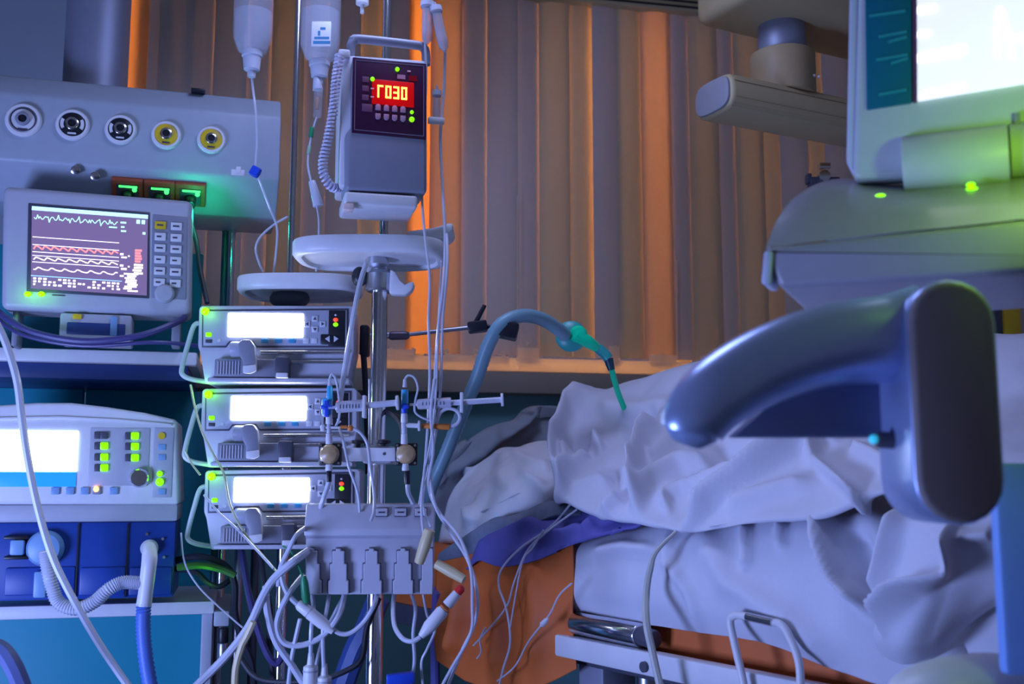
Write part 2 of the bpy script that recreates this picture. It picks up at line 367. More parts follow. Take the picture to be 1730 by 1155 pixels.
# ================================================================== PATIENT MONITOR
f = Fr(165, 425, 2.34, 16)
g = f.root('patient_monitor', 'white bedside patient monitor showing several coloured vital sign traces', 'monitor')
pc = f.poly([(4, 312), (326, 338), (323, 534), (1, 522)])
MB().prism(pc, 0, .11, .016, 4).build('housing', M('monitor_white', (.47, .48, .55), .4), g)
pc = f.poly([(48, 343), (253, 359), (252, 504), (45, 492)], -.0005)
MB().prism(pc, -.002, .01, .001).build('screen_bezel', DARKG, g)
scr = f.poly([(54, 348), (250, 363), (248, 499), (52, 487)], -.003)
so = MB().prism(scr, -.0035, 0).build('screen', M('monitor_screen', (.08, .06, .12), .25, emit=(.155, .11, .25), es=1.0), g)
def onscr(u, v):   # u right, v down, 0..1
    a, b, c_, d_ = [Vector(p) for p in scr]; t = a.lerp(b, u); q = d_.lerp(c_, u); return t.lerp(q, v)
def ribbon(pts, w, mat, name):
    pp = [onscr(*p) for p in pts]; m2 = MB()
    for p, q in zip(pp, pp[1:]):
        d = (q - p); n = Vector((-d.y, d.x)).normalized() * w / 2
        m2.prism([tuple(p + n), tuple(q + n), tuple(q - n), tuple(p - n)], -.0043, -.0036)
    return m2.build(name, mat, so)
E = lambda n, c, s=1.3: M(n, c, .3, emit=c, es=s)
ribbon([(0, .025), (1, .025)], .0085, E('screen_sky_blue', (.35, .75, 1), 1.6), 'title_bar')
ribbon([(.02 + .0098 * k, .135 + .02 * math.sin(k * 1.1) + (.03 if k % 9 == 4 else 0) - (.03 if k % 9 == 3 else 0)) for k in range(74)], .0016, E('screen_mint', (.45, 1, .75), 1.2), 'ecg_trace')
for v in (.375, .468, .555, .60, .678):
    ribbon([(.01, v), (.75, v)], .0014, E('screen_white', (1, .9, .95), 1.3), 'baseline')
ribbon([(.02 + .0185 * k, .50 + (.022, -.022, -.012, .004)[k % 4]) for k in range(40)], .0032, E('screen_red', (1, .22, .22), 1.3), 'pressure_trace')
ribbon([(.02 + .0185 * k, .635 + (.016, -.016, -.01, .0, .01)[k % 5]) for k in range(40)], .0024, E('screen_cream', (1, .82, .55), 1.3), 'pressure_trace')
ribbon([(.02 + .0185 * k, .755 + (.014, .012, -.014, -.01, .004, .01)[k % 6]) for k in range(40)], .0024, E('screen_pink', (1, .75, .9), 1.4), 'breathing_trace')
ribbon([(0, .845), (.78, .845)], .0016, E('screen_blue', (.25, .5, 1), 1.4), 'divider')
def blocks(lst, mat, name):
    m2 = MB()
    for u, v, du, dv in lst:
        a = onscr(u, v); b = onscr(u + du, v + dv); m2.box(a.x, b.x, -.0045, -.0036, b.y, a.y, .0004, 1)
    m2.build(name, mat, so)
rr = random.Random(3)
blocks([(.02 + .042 * k, .865 + .035 * j, .016 + .016 * rr.random(), .022) for k in range(18) for j in range(3) if rr.random() < .72], E('screen_white', (1, .9, .95)), 'readout')
blocks([(.78 + .05 * rr.random(), .74 + .026 * k, .05 + .08 * rr.random(), .018) for k in range(9)], E('screen_white', (1, .9, .95)), 'readout')
blocks([(.89, .44 + .034 * k, .05 + .02 * rr.random(), .026) for k in range(5)], E('screen_red', (1, .22, .22)), 'readout')
blocks([(.87 + .02 * rr.random(), .62 + .034 * k, .08, .024) for k in range(4)], E('screen_cream', (1, .82, .55)), 'readout')
blocks([(.76, .11, .05, .02), (.765, .165, .03, .02), (.765, .215, .045, .02), (.66, .18, .07, .015), (.90, .07, .03, .05), (.945, .07, .03, .05), (.955, .22, .025, .03)], E('screen_mint', (.45, 1, .75)), 'readout')
blocks([(.76, .50, .03, .025), (.77, .54, .05, .02), (.83, .52, .015, .02), (.76, .64, .03, .025), (.77, .68, .05, .025), (.83, .65, .015, .02), (.76, .77, .035, .02)], E('screen_pink', (1, .75, .9)), 'readout')
MB().prism(f.poly([(258, 362), (317, 367), (314, 506), (255, 503)], 0), -.002, .01, .002).build('key_panel', MIDG, g)
for j in range(6):
    for i in range(2):
        px = 271 + i * 27 - j * .4; py = 380 + j * 19.3 + i * 2
        o = MB(); f.box(o, px - 9.5, py - 6.5, px + 9.5, py + 6.5, -.006, 0, .0015)
        o = o.build('key', YEL if (i, j) == (0, 0) else WHITE, g)
        k = MB(); f.box(k, px - 6, py - 1.5, px + 5 - 3 * (j % 2), py + 1.2, -.0066, -.005); k.build('key_print', DARKG, o)
c = f.W(278, 497); MB().lathe((c.x, 0, c.z), (0, -1, 0), [(.021, 0), (.021, .010), (.017, .015), (0, .016)], 28).build('rotary_knob', GREYP, g)
for px in (47, 70):
    c = f.W(px, 497); MB().sph((c.x, -.002, c.z), .0075, (1, .6, .8), 12).build('indicator', LEDG, g)
m2 = MB(); f.box(m2, 88, 497.5, 110, 499.5, -.001, .002); m2.build('printed_line', DARKG, g)
for a, b in ((20, 30), (290, 305)):
    m2 = MB(); f.box(m2, a, 522, b, 584, .02, .09, .003); m2.build('foot', MIDG, g)
o = MB(); f.box(o, 100, 530, 222, 580, .0, .09, .005); o = o.build('mount_block', GREYP, g)
m2 = MB(); f.box(m2, 112, 545, 212, 566, -.002, .05, .003); m2.build('recess', M('navy_rail', (.03, .06, .22), .45), o)
m2 = MB(); f.box(m2, 186, 534, 198, 566, -.006, .0, .002); m2.build('blue_strip', LBLUE, o)
m2 = MB(); f.box(m2, 122, 530, 138, 539, -.006, .0, .002); m2.build('warning_sticker', YEL, o)
cable([(-10, 520, 2.30), (15, 540, 2.27), (60, 562, 2.26), (140, 576, 2.26), (230, 568, 2.28), (290, 548, 2.33), (312, 536, 2.38)], 5.5, M('plum_cable', (.07, .06, .20), .4), 'plum cable sagging below the patient monitor')
cable([(-10, 533, 2.32), (40, 566, 2.28), (140, 584, 2.27), (260, 578, 2.29), (335, 584, 2.36)], 3.5, M('plum_cable', (.07, .06, .20), .4), 'thin dark lead lying along the upper rack shelf')
cable([(322, 372, 2.50), (332, 410, 2.48), (338, 455, 2.46), (350, 512, 2.42)], 4, BLACKR, 'black cable dropping beside the right edge of the patient monitor')

# ================================================================== VENTILATOR
f = Fr(150, 790, 2.22, 14)
g = f.root('ventilator', 'white and blue ventilator with glowing screen on the lower rack shelf', 'ventilator')
top = [(-130, 700), (-60, 690), (0, 684), (60, 680), (120, 680), (180, 687), (245, 697), (299, 709)]
MB().prism(f.poly(top + [(303, 852), (-130, 852)]), 0, .20, .008, 3).build('housing', WHITE, g)
MB().prism(f.poly([(-130, 712), (0, 705), (100, 703), (200, 708), (290, 716), (290, 719), (200, 712), (100, 707), (0, 709), (-130, 716)]), -.006, .002, .001).build('visor_edge', WHITE, g)
m2 = MB(); f.box(m2, -130, 852, 300, 882, .006, .19, .005); m2.build('lower_band', GREYP, g)
m2 = MB(); f.box(m2, -60, 727, 131, 796, -.003, .004, .001); m2.build('screen', VENTLCD, g)
m2 = MB(); f.box(m2, -60, 797, 128, 822, -.003, .004, .001); m2.build('screen_menu_band', BLUELCD, g)
m2 = MB(); f.box(m2, 150, 722, 252, 820, -.002, .004, .002); kp = m2.build('control_panel', GREYP, g)
m2 = MB(); f.box(m2, 258, 722, 292, 840, -.002, .004, .002); m2.build('side_panel', GREYP, g)
for px, ys, off in ((172, (735, 753, 772, 790), 1), (224, (736, 754, 773), 0)):
    for k, py in enumerate(ys):
        m2 = MB(); f.box(m2, px - 13, py - 6, px - 2, py + 6, -.006, 0, .001); o = m2.build('key', DARKG, kp)
        lit = not (off and k == 0)
        m2 = MB(); f.box(m2, px - 3, py - 6, px + 10, py + 6, -.008, 0, .002); m2.build('key_light', LEDGS if lit else DARKG, kp)
c = f.W(236, 807); MB().lathe((c.x, 0, c.z), (0, -1, 0), [(.021, 0), (.020, .014), (.016, .019), (0, .020)], 28).build('rotary_knob', CHROME, g)
m2 = MB(); f.disc(m2, 273, 736, 6, -.005, .002, 14); m2.build('alarm_key', YEL, g)
for py in (755, 772, 830):
    m2 = MB(); f.box(m2, 267, py - 5, 280, py + 5, -.004, .002, .001); m2.build('key', LBLUE, g)
for py, r in ((800, 5), (814, 7)):
    c = f.W(270, py); MB().sph((c.x, -.004, c.z), r * f.s, seg=10).build('indicator', LEDGS, g)
for k, px in enumerate((93, 118, 143, 163, 192)):
    m2 = MB(); f.box(m2, px - 7, 823, px + 7, 835, -.005, .002, .001); m2.build('key', LBLUE if k != 3 else MIDG, g)
c = f.W(163, 826); MB().sph((c.x, -.004, c.z), .006, seg=10).build('indicator', LEDO, g)
z1, z0 = f.W(150, 882).z, zd + (Fr(160, 620, 2.40, 14).o.z - f.o.z)
low = MB().box(f.W(-130, 940).x, f.W(295, 940, .01).x, .012, .19, f.W(150, 1012, .01).z, z1, .004).build('lower_housing', BLUEP, g)
for px in (130, 214):
    m2 = MB(); f.box(m2, px - 1.5, 884, px + 1.5, 1008, .008, .02); m2.build('panel_seam', BLACK, low)
for pa, pb in ((8, 126), (134, 211), (218, 290)):
    m2 = MB(); f.box(m2, pa, 958, pb, 1005, .006, .02, .003); m2.build('cover_panel', BLUEP, low)
c = f.W(76, 926, 0)
o = MB().lathe((c.x, .012, c.z), (0, -1, 0), [(.036, 0), (.036, .016), (.030, .026), (.018, .030), (0, .031)], 28).build('filter_port', LBLUE, low)
m2 = MB(); f.box(m2, 16, 912, 40, 938, -.012, .012, .004); m2.build('latch', LBLUE, low)
for py in (908, 942):
    m2 = MB(); f.box(m2, 6, py - 3, 48, py + 3, -.008, .012, .002); m2.build('latch_bar', BLACK, low)
m2 = MB(); f.box(m2, 56, 965, 78, 1010, -.006, .012, .004); m2.build('side_latch', LBLUE, low)
c = f.W(252, 926, 0)
MB().lathe((c.x, .012, c.z), (0, -1, 0), [(.018, 0), (.018, .012), (.014, .016), (.014, .020), (0, .020)], 24).build('outlet_port', WHITE, low)
for px, py in ((248, 902), (275, 910), (277, 941)):
    m2 = MB(); f.disc(m2, px, py, 2.5, .006, .014, 10); m2.build('screw', CHROME, low)
def corr(pts, rpx, mat, label, pitch=5.5, amp=.09, name='corrugated_hose', cat='hose'):
    s = pts[0][2] / F; Q, R_ = crom([P(*p) for p in pts], [rpx * s] * len(pts), 14); rs = [r * (1 + (amp if k % 2 else -amp)) for k, r in enumerate(R_)]
    return tag(MB().tube(Q, rs, 12, 1).build(name, mat, ang=70), label, cat)
corr([(76, 930, 2.06), (80, 955, 2.06), (88, 990, 2.06), (100, 1018, 2.06), (130, 1028, 2.06), (160, 1016, 2.06), (182, 996, 2.06), (205, 984, 2.07), (228, 984, 2.07), (246, 984, 2.07)], 11, CLEARW, 'milky corrugated hose looping between the two ventilator ports')
tag(MB().tube([P(252, 925, 2.13), P(253, 940, 2.08), P(250, 968, 2.07), P(246, 1000, 2.07), P(243, 1022, 2.07)], [.013, .015, .0145, .014, .015], 14).build('hose_connector', WHITE), 'white elbow connector hanging from the right ventilator port', 'connector')
corr([(243, 1020, 2.07), (242, 1060, 2.06), (246, 1110, 2.05), (256, 1170, 2.04), (270, 1240, 2.02)], 12, BLUEHOSE, 'blue corrugated hose hanging below the right ventilator port')
cable([(-20, 1090, 1.75), (5, 1100, 1.75), (25, 1130, 1.74), (45, 1180, 1.74)], 16, M('slate_hose', (.10, .13, .30), .4), 'thick dark hose curving through the lower left corner', 'hose', 'hose')
cable([(-15, 530, 1.85), (8, 575, 1.85), (28, 640, 1.85), (36, 700, 1.85), (46, 770, 1.85), (62, 850, 1.85), (85, 930, 1.85), (112, 990, 1.85), (160, 1075, 1.85), (200, 1135, 1.85), (240, 1190, 1.85)], 6.5, CLEARW, 'thick white cable running down across the ventilator screen')

# ================================================================== POLES AND TRAYS
def stand_feet(g, x, y, zf, mat):
    for k in range(5):
        a = k * 2 * math.pi / 5 + .3
        o = MB().tube([(x, y, zf + .09), (x + .16 * math.cos(a), y + .16 * math.sin(a), zf + .06)], .016, 10).build('foot', mat, g)
        MB().sph((x + .16 * math.cos(a), y + .16 * math.sin(a), zf + .035), .034, (.6, 1, 1), 12).build('caster', BLACKR, o)
f = Fr(637, 800, 2.15, 0)
g = f.root('infusion_stand', 'chrome infusion stand carrying the red display pump and the upper tray', 'stand')
zc0 = f.W(637, 474).z
MB().cyl((0, 0, -f.o.z + .05), (0, 0, zc0), .0165, seg=28).build('lower_pole', CHROME, g)
MB().cyl((.006, 0, zc0 - .02), (.006, 0, f.W(637, -260).z), .0092, seg=22).build('upper_pole', CHROME, g)
a, b = f.W(637, 493).z, f.W(637, 454).z
MB().lathe((0, 0, a), (0, 0, 1), [(.026, 0), (.030, .004), (.030, b - a - .012), (.020, b - a - .004), (.019, b - a)], 28).build('collar', STEEL, g)
c = f.W(605, 468); MB().sph((c.x + .004, -.005, c.z), .017, (1, .8, 1.25), 14).build('clamp_knob', BLACK, g)
stand_feet(g, 0, 0, -f.o.z, STEEL)
# hook plate right of the collar
hp = f.poly([(660, 456), (668, 460), (676, 474), (685, 482), (692, 478), (698, 476), (700, 482), (696, 492), (686, 499), (664, 498), (658, 496)], -.02)
MB().prism(hp, -.03, .0, .003).build('hook_plate', WHITE, g)

def tray(f, label, pxl, pxr, pyt, pyb, dy, handle):
    g = f.root('stand_tray', label, 'tray', 'oval trays on the stands')
    x0, x1, _, _ = f.rect(pxl, pyt, pxr, pyb, 0); z1 = f.W((pxl + pxr) / 2, pyt, -dy).z; z0 = z1 - .034
    cx, rx = (x0 + x1) / 2, (x1 - x0) / 2
    def ring(k, z, n=3.2):
        pts = []
        for i in range(56):
            t = 2 * math.pi * i / 56; c_, s_ = math.cos(t), math.sin(t)
            pts.append(Vector((cx + rx * k * math.copysign(abs(c_) ** (2 / n), c_), dy * k * math.copysign(abs(s_) ** (2 / n), s_), z)))
        return pts
    H = z1 - z0
    MB().rings([ring(.86, z0 + .25 * H), ring(.88, z0 + .05 * H), ring(.93, z0), ring(.97, z0 + .08 * H), ring(1, z0 + .25 * H), ring(1, z1 - .1 * H), ring(.985, z1), ring(.96, z1), ring(.95, z0 + .4 * H)]).build('dish', WHITE, g, 50)
    if handle:
        MB().prism(f.poly(handle, 0), -.05, .05, .004).build('handle', WHITE, g)
    MB().lathe((f.W(637 if handle else 490, 440).x, .0, z0 - .006), (0, 0, 1), [(.024, 0), (.024, .008), (.020, .02)], 24).build('hub', STEEL, g)
    return g
tray(Fr(630, 420, 2.15, 0), 'upper white oval tray below the red display pump', 499, 754, 395, 441, .105, [(690, 400), (735, 394), (762, 386), (768, 388), (766, 398), (750, 410), (700, 412)])
tray(Fr(510, 480, 2.36, 0), 'lower white oval tray above the syringe pump stack', 407, 612, 460, 494, .10, None)
f2 = Fr(490, 480, 2.36, 0)
g = f2.root('infusion_stand', 'slim chrome infusion stand behind the syringe pump stack', 'stand')
MB().cyl((0, 0, -f2.o.z + .05), (0, 0, f2.W(490, 500).z), .0125, seg=22).build('lower_pole', CHROME, g)
MB().cyl((0, 0, f2.W(490, 505).z), (.004, 0, f2.W(490, -260).z), .0075, seg=20).build('upper_pole', CHROME, g)
c = f2.W(488, 505); MB().sph((0, 0, c.z), .03, (1.5, 1, .8), 16).build('joint_knob', DARKG, g)
stand_feet(g, 0, 0, -f2.o.z, STEEL)
for px, d, lab in ((405, 2.5, 'thin steel rod standing left of the syringe pump stand'), (432, 2.55, 'thin dark rod standing left of the syringe pump stand')):
    a = P(px, 900, d); tag(MB().cyl((a.x, a.y, 0), (a.x, a.y, a.z + .1), .010, seg=14, b=.002).cyl((a.x, a.y, 0), (a.x, a.y, .012), .06, seg=20, b=.003).build('support_rod', STEEL if px == 405 else M('dark_steel', (.12, .12, .17), .35, .8)), lab, 'rod')

# ================================================================== PUMP WITH RED DISPLAY
f = Fr(655, 210, 2.02, 14)
g = f.root('infusion_pump', 'grey infusion pump with a red digital display hung on the stand', 'pump')
body = f.poly([(596, 92), (722, 104), (722, 326), (584, 320), (584, 222), (594, 216)])
MB().prism(body, 0, .10, .008, 3).build('front_housing', M('pump_grey', (.25, .26, .34), .42), g)
side = f.poly([(576, 98), (718, 108), (716, 322), (572, 318)], .05)
MB().prism(side, .03, .15, .006, 2).build('rear_housing', WHITE, g)
for k in range(14):
    py = 118 + k * 11; c = f.W(586, py, .08)
    MB().box(f.W(585, py, .06).x - .008, f.W(585, py, .06).x + .002, .055, .13, f.W(585, py, .06).z - .0022, f.W(585, py, .06).z + .0022).build('vent_slit', MIDG, g) if k < 14 else None
hx = lambda px, py: f.W(px, py, .03)
hp = [(592, 104), (593, 78), (597, 70), (606, 66), (700, 76), (714, 80), (719, 88), (720, 110)]
MB().tube([f.W(x, y, .04) for x, y in hp], .0088, 12, 4).build('carry_handle', M('pump_grey', (.25, .26, .34), .42), g)
pan = f.poly([(596, 97), (720, 108), (720, 236), (594, 224)], -.001)
po = MB().prism(pan, -.003, .004, .001).build('display_panel', MAROON, g)
def pl(u, v):
    a, b, c_, d_ = [Vector(p) for p in pan]; return a.lerp(b, u).lerp(d_.lerp(c_, u), v)
def pbox(m2, u0, v0, u1, v1, y0, y1, b=0):
    q = [pl(u0, v0), pl(u1, v0), pl(u1, v1), pl(u0, v1)]; return m2.prism([tuple(p) for p in q], y0, y1, b)
fr_ = MB()
for r in ((.03, .03, .97, .042), (.03, .955, .97, .967), (.03, .03, .042, .967), (.958, .03, .97, .967)): pbox(fr_, *r, -.0036, -.002)
fr_.build('panel_border', M('border_grey', (.16, .13, .2), .4), po)
m2 = pbox(MB(), .26, .27, .83, .60, -.0042, -.002, .001); m2.build('display_window', M('display_window', (.3, .0, .0), .3, emit=(1, .0, .004), es=.30), po)
SEG = {'r': 'eg', '0': 'abcdef', '3': 'abcdg'}
m2 = MB()
for k, ch in enumerate('r030'):
    u0, u1, v0, v1 = .335 + k * .107, .335 + k * .107 + .078, .345, .51; vm = (v0 + v1) / 2; t = .022; tv = .022
    R_ = dict(a=(u0, v0, u1, v0 + tv), d=(u0, v1 - tv, u1, v1), g=(u0, vm - tv / 2, u1, vm + tv / 2), f=(u0, v0, u0 + t, vm), e=(u0, vm, u0 + t, v1), b=(u1 - t, v0, u1, vm), c=(u1 - t, vm, u1, v1))
    if ch == 'r': R_['g'] = (u0, v0, u1, v0 + tv); R_['e'] = (u0, v0, u0 + t, v1)
    for sname in SEG[ch]: pbox(m2, *R_[sname], -.0050, -.0041)
lamp('display_glow', 'POINT', f.m @ Vector((f.W(662, 155).x, -.035, f.W(662, 155).z)), .035, (1, .02, .02), .02)
m2.build('display_digits', M('digits', (1, .7, .1), .3, emit=(1, .50, .06), es=4), po)
for k in range(4):
    for j in range(2):
        cu, cv = .345 + k * .112, .64 + .12 * j; m2 = MB()
        pts = [(-.035, .038), (-.035, -.02), (-.015, -.04), (.015, -.04), (.035, -.02), (.035, .038)]
        if j: pts = [(a, -b) for a, b in pts][::-1]
        m2.prism([tuple(pl(cu + a, cv + b)) for a, b in pts], -.006, -.002, .0006); m2.build('key', M('key_mauve', (.36, .26, .36), .4), po)
for v in (.25, .37, .49, .61):
    pbox(MB(), .13, v, .27 if v > .6 else .22, v + (.10 if v > .6 else .07), -.0048, -.002, .0005).build('key', M('key_plum', (.15, .07, .13), .4), po)
for u, v, r in ((.60, .115, .0042), (.265, .275, .0042), (.80, .665, .0036), (.80, .76, .0052)):
    q = pl(u, v); MB().sph((q.x, -.005, q.y), r, seg=10).build('indicator', LEDGS, po)
for u, v in ((.265, .40), (.265, .51), (.76, .125)):
    q = pl(u, v); MB().box(q.x - .003, q.x + .003, -.0055, -.003, q.y - .001, q.y + .001).build('indicator', M('pale_pink_mark', (.8, .6, .6), .4), po)
pbox(MB(), .60, .18, .71, .235, -.0042, -.002).build('printed_mark', M('key_mauve', (.36, .26, .36), .4), po)
pbox(MB(), .76, .18, .87, .25, -.0042, -.002).build('alarm_window', M('dark_red_window', (.25, 0, .01), .3), po)
m2 = MB(); f.box(m2, 582, 326, 706, 348, .0, .12, .006, 3); m2.build('drip_shelf', WHITE, g)
m2 = MB(); f.box(m2, 580, 343, 598, 354, -.004, .02, .002); m2.build('shelf_tab', M('pink_tab', (.8, .62, .62), .4), g)
m2 = MB(); f.box(m2, 572, 82, 592, 98, .02, .06, .004); m2.build('cord_anchor', WHITE, g)
m2 = MB(); f.box(m2, 628, 120, 652, 300, .13, .19, .006); m2.build('pole_clamp', MIDG, g)
# coiled cord at the left side
Q, _ = crom([P(*p) for p in ((574, 92, 2.02), (568, 130, 2.02), (562, 190, 2.02), (553, 240, 2.02), (546, 270, 2.02), (547, 295, 2.02), (558, 314, 2.03), (572, 318, 2.05), (586, 314, 2.07))], [1] * 9, 60)
pts = []; L_ = 0
for i in range(len(Q) - 1):
    tg = (Q[i + 1] - Q[i]); L_ += tg.length; tg.normalize(); n = RT - tg * RT.dot(tg); n.normalize(); b = tg.cross(n)
    ph = L_ / .0072 * 2 * math.pi; pts.append(Q[i] + (n * math.cos(ph) + b * math.sin(ph)) * .0072)
tag(MB().tube(pts, .0026, 6, 1).build('coiled_cord', M('lilac_cord', (.62, .60, .74), .35)), 'pale coiled cord hanging at the left side of the red display pump', 'cord')

# ================================================================== SYRINGE PUMPS (one built, two copies)
f = Fr(468, 580, 2.2, 4)
PB = M('pump_body', (.50, .51, .60), .36); PF = M('pump_face', (.40, .42, .53), .4)
sp = f.root('syringe_pump', 'topmost syringe pump of the stack, just below the lower tray', 'syringe pump', 'syringe pumps in the stack')
MB().prism(f.poly([(336, 520), (340, 516), (594, 516), (599, 521), (598, 590), (588, 640), (346, 648), (338, 596), (334, 585)]), 0, .13, .004, 2).build('body', PB, sp)
fp = MB().prism(f.poly([(344, 526), (586, 524), (586, 584), (434, 584), (428, 576), (388, 576), (382, 584), (344, 584)]), -.004, .002, .001).build('control_panel', PF, sp)
MB().prism(f.poly([(342, 523), (589, 521), (589, 587), (434, 587), (428, 579), (388, 579), (382, 587), (341, 587)]), -.002, .002, .001).build('panel_edge', DARKG, sp)
m2 = MB(); f.box(m2, 385, 529, 512, 569, -.0065, 0, .0015); m2.build('display', LCDM, fp)
for px in (447, 470, 493):
    m2 = MB(); f.box(m2, px - 6, 572, px + 6, 579, -.006, 0, .001); m2.build('soft_key', TEALK, fp)
KW = M('key_white', (.62, .63, .72), .4)
for px, py, tri in ((532, 538, 'u'), (532, 556, 'd'), (519, 547, 'l'), (545, 547, 'r')):
    m2 = MB(); f.box(m2, px - 5, py - 5, px + 5, py + 5, -.0065, 0, .0012); o = m2.build('arrow_key', KW, fp)
    d3 = {'u': [(-3, 2), (0, -3), (3, 2)], 'd': [(-3, -2), (3, -2), (0, 3)], 'l': [(2, -3), (2, 3), (-3, 0)], 'r': [(-2, -3), (3, 0), (-2, 3)]}[tri]
    MB().prism(f.poly([(px + a, py + b) for a, b in d3], -.0068), -.0071, -.006).build('arrow_mark', DARKG, o)
for px in (517, 531):
    m2 = MB(); f.box(m2, px - 5, 571, px + 5, 580, -.0055, 0, .001); m2.build('small_key', KW, fp)
m2 = MB(); f.box(m2, 555, 524, 583, 584, -.0055, 0, .001); lp = m2.build('status_strip', BLACK, fp)
m2 = MB(); f.box(m2, 541, 564, 583, 582, -.0062, 0, .0035); m2.build('key_pill', BLACK, fp)
for px, py, r, m in ((567, 532, 2.2, KW), (567, 540, 4.5, LEDR), (567, 548, 4.6, LEDGS)):
    c = f.W(px, py, -.006); MB().sph((c.x, -.0055, c.z), r * f.s, (1, .6, .8), 10).build('indicator', m, lp)
MB().prism(f.poly([(549, 572), (557, 567), (557, 578)], -.007), -.0075, -.006, .0004).build('arrow_mark', KW, fp)
MB().prism(f.poly([(564, 567), (572, 572), (564, 578)], -.007), -.0075, -.006, .0004).build('arrow_mark', KW, fp)
c = f.W(347, 526, -.004); MB().sph((c.x, -.004, c.z), .0085, seg=14).build('run_light', LEDG, sp)
c = f.W(352, 565, -.006); MB().box(c.x - .006, c.x + .006, -.0065, 0, c.z - .0045, c.z + .0045, .002).build('mains_light', LEDGS, fp)
m2 = MB(); f.box(m2, 347, 573, 358, 579, -.0055, 0, .001); m2.build('small_key', DARKG, fp)
m2 = MB(); f.disc(m2, 370, 575, 3, -.0055, 0, 12); m2.build('small_key', KW, fp)
# syringe clamp lever
a, b = f.W(388, 589, -.03), f.W(414, 589, -.03)
cl = MB().cyl((a.x, -.022, a.z), (b.x, -.022, b.z), .016, seg=22, b=.004).build('syringe_clamp', PF, sp)
lev = f.poly([(403, 580), (410, 574), (424, 574), (431, 584), (433, 605), (433, 626), (424, 631), (410, 630), (411, 610), (405, 600)], -.04)
MB().prism(lev, -.050, -.028, .004, 2).build('clamp_lever', MIDG, cl)
MB().prism(f.poly([(411, 618), (432, 616), (433, 627), (424, 631), (411, 630)], -.05), -.0535, -.049, .001).build('lever_tip', WHITE, cl)
# syringe bed, plunger block, bright rails
m2 = MB(); f.box(m2, 362, 606, 468, 636, -.020, .004, .003); o = m2.build('syringe_cradle', MIDG, sp)
for k in range(8):
    m2 = MB(); f.box(m2, 367 + k * 5, 610, 369 + k * 5, 632, -.022, -.018); m2.build('cradle_rib', PB, o)
m2 = MB(); f.box(m2, 464, 602, 488, 638, -.032, .002, .004); m2.build('plunger_block', DARKG, sp)
m2 = MB(); f.box(m2, 466, 629, 486, 638, -.035, -.02, .002); m2.build('block_tip', WHITE, sp)
for pa, pb, py in ((440, 586, 595), (490, 580, 611)):
    a, b = f.W(pa, py, -.006), f.W(pb, py, -.006); MB().cyl((a.x, -.006, a.z), (b.x, -.006, b.z), .0042, seg=12).build('guide_rod', CHROME, sp)
m2 = MB(); f.box(m2, 350, 638, 590, 646, -.018, .1, .003); m2.build('base_lip', PB, sp)
# left carrying bracket
q = [f.W(x, y, .02) for x, y in ((340, 545), (328, 550), (318, 580), (308, 618), (308, 632), (322, 640), (352, 645))]
MB().tube(q, .0052, 10, 5).build('carry_bracket', M('pale_green_plastic', (.50, .58, .58), .35), sp)
m2 = MB(); f.box(m2, 480, 545, 505, 620, .125, .19, .004); m2.build('pole_clamp', DARKG, sp)
for px, py, lab in ((473, 720, 'middle syringe pump of the stack, left of the blue stopcock'), (478, 858, 'lowest syringe pump of the stack, left of the white connector box')):
    c = copy_tree(sp); c.location = P(px, py, 2.2); c['label'] = lab

for px, py in ((347, 526), (351, 662), (355, 804)): lamp('run_light_glow', 'POINT', P(px - 6, py - 4, 2.17), .045, (.2, 1, 0), .006)
for px in (47, 70): lamp('monitor_light_glow', 'POINT', P(px, 497, 2.26), .03, (.15, 1, 0), .006)
lamp('ventilator_side_light', 'POINT', P(330, 990, 2.16), .06, (.1, 1, .0), .01)
# ================================================================== TRANSDUCER PLATE
f = Fr(628, 768, 2.02, 0)
g = f.root('transducer_holder', 'white bar with two dark square transducer plates clamped on the stand', 'holder')
m2 = MB(); f.box(m2, 556, 756, 690, 779, .012, .022, .002); m2.build('bar', WHITE, g)
m2 = MB(); f.box(m2, 612, 752, 662, 783, .022, .14, .006); m2.build('pole_clamp', GREYP, g)
for px in (605, 648):
    c = f.W(px, 752, .03); MB().lathe((c.x, .03, c.z - .006), (0, 0, 1), [(.005, 0), (.005, .008), (.014, .010), (.014, .015), (0, .018)], 16).build('thumb_screw', BLACK, g)
c = f.W(648, 766); MB().cyl((c.x, .011, c.z), (c.x, .014, c.z), .003, seg=10).build('screw', DARKG, g)
tp = None
for px, lab in ((557, 0), (686, 0)):
    py = 767
    m2 = MB(); f.box(m2, px - 19, py - 19, px + 19, py + 19, 0, .014, .003); o = m2.build('transducer_plate', BLACK, g)
    m2 = MB(); f.box(m2, px - 16, py - 12, px + 10, py + 12, -.006, .002, .002); m2.build('transducer_body', WHITE, o)
    c = f.W(px, py); MB().lathe((c.x, .0, c.z), (0, -1, 0), [(.0185, -.002), (.0185, .006), (.015, .013), (.007, .017), (0, .018)], 22).build('dome', TAN, o)
    for sx, sz in ((-15, -15), (15, -15), (-15, 15), (15, 15)):
        m2 = MB(); f.disc(m2, px + sx, py + sz, 2.2, -.002, .003, 8); m2.build('rivet', CHROME, o)
def stack(px, lab, parts):
    f = Fr(px, 700, 2.0, 0); g = f.root('stopcock_stack', lab, 'stopcock')
    for nm, p, a, b, r0, r1, m in parts:
        A, B = f.W(p, a), f.W(p, b); MB().cyl((A.x, 0, A.z), (B.x, 0, B.z), r0 * f.s, r1 * f.s, 14, .001).build(nm, m, g)
    return f, g
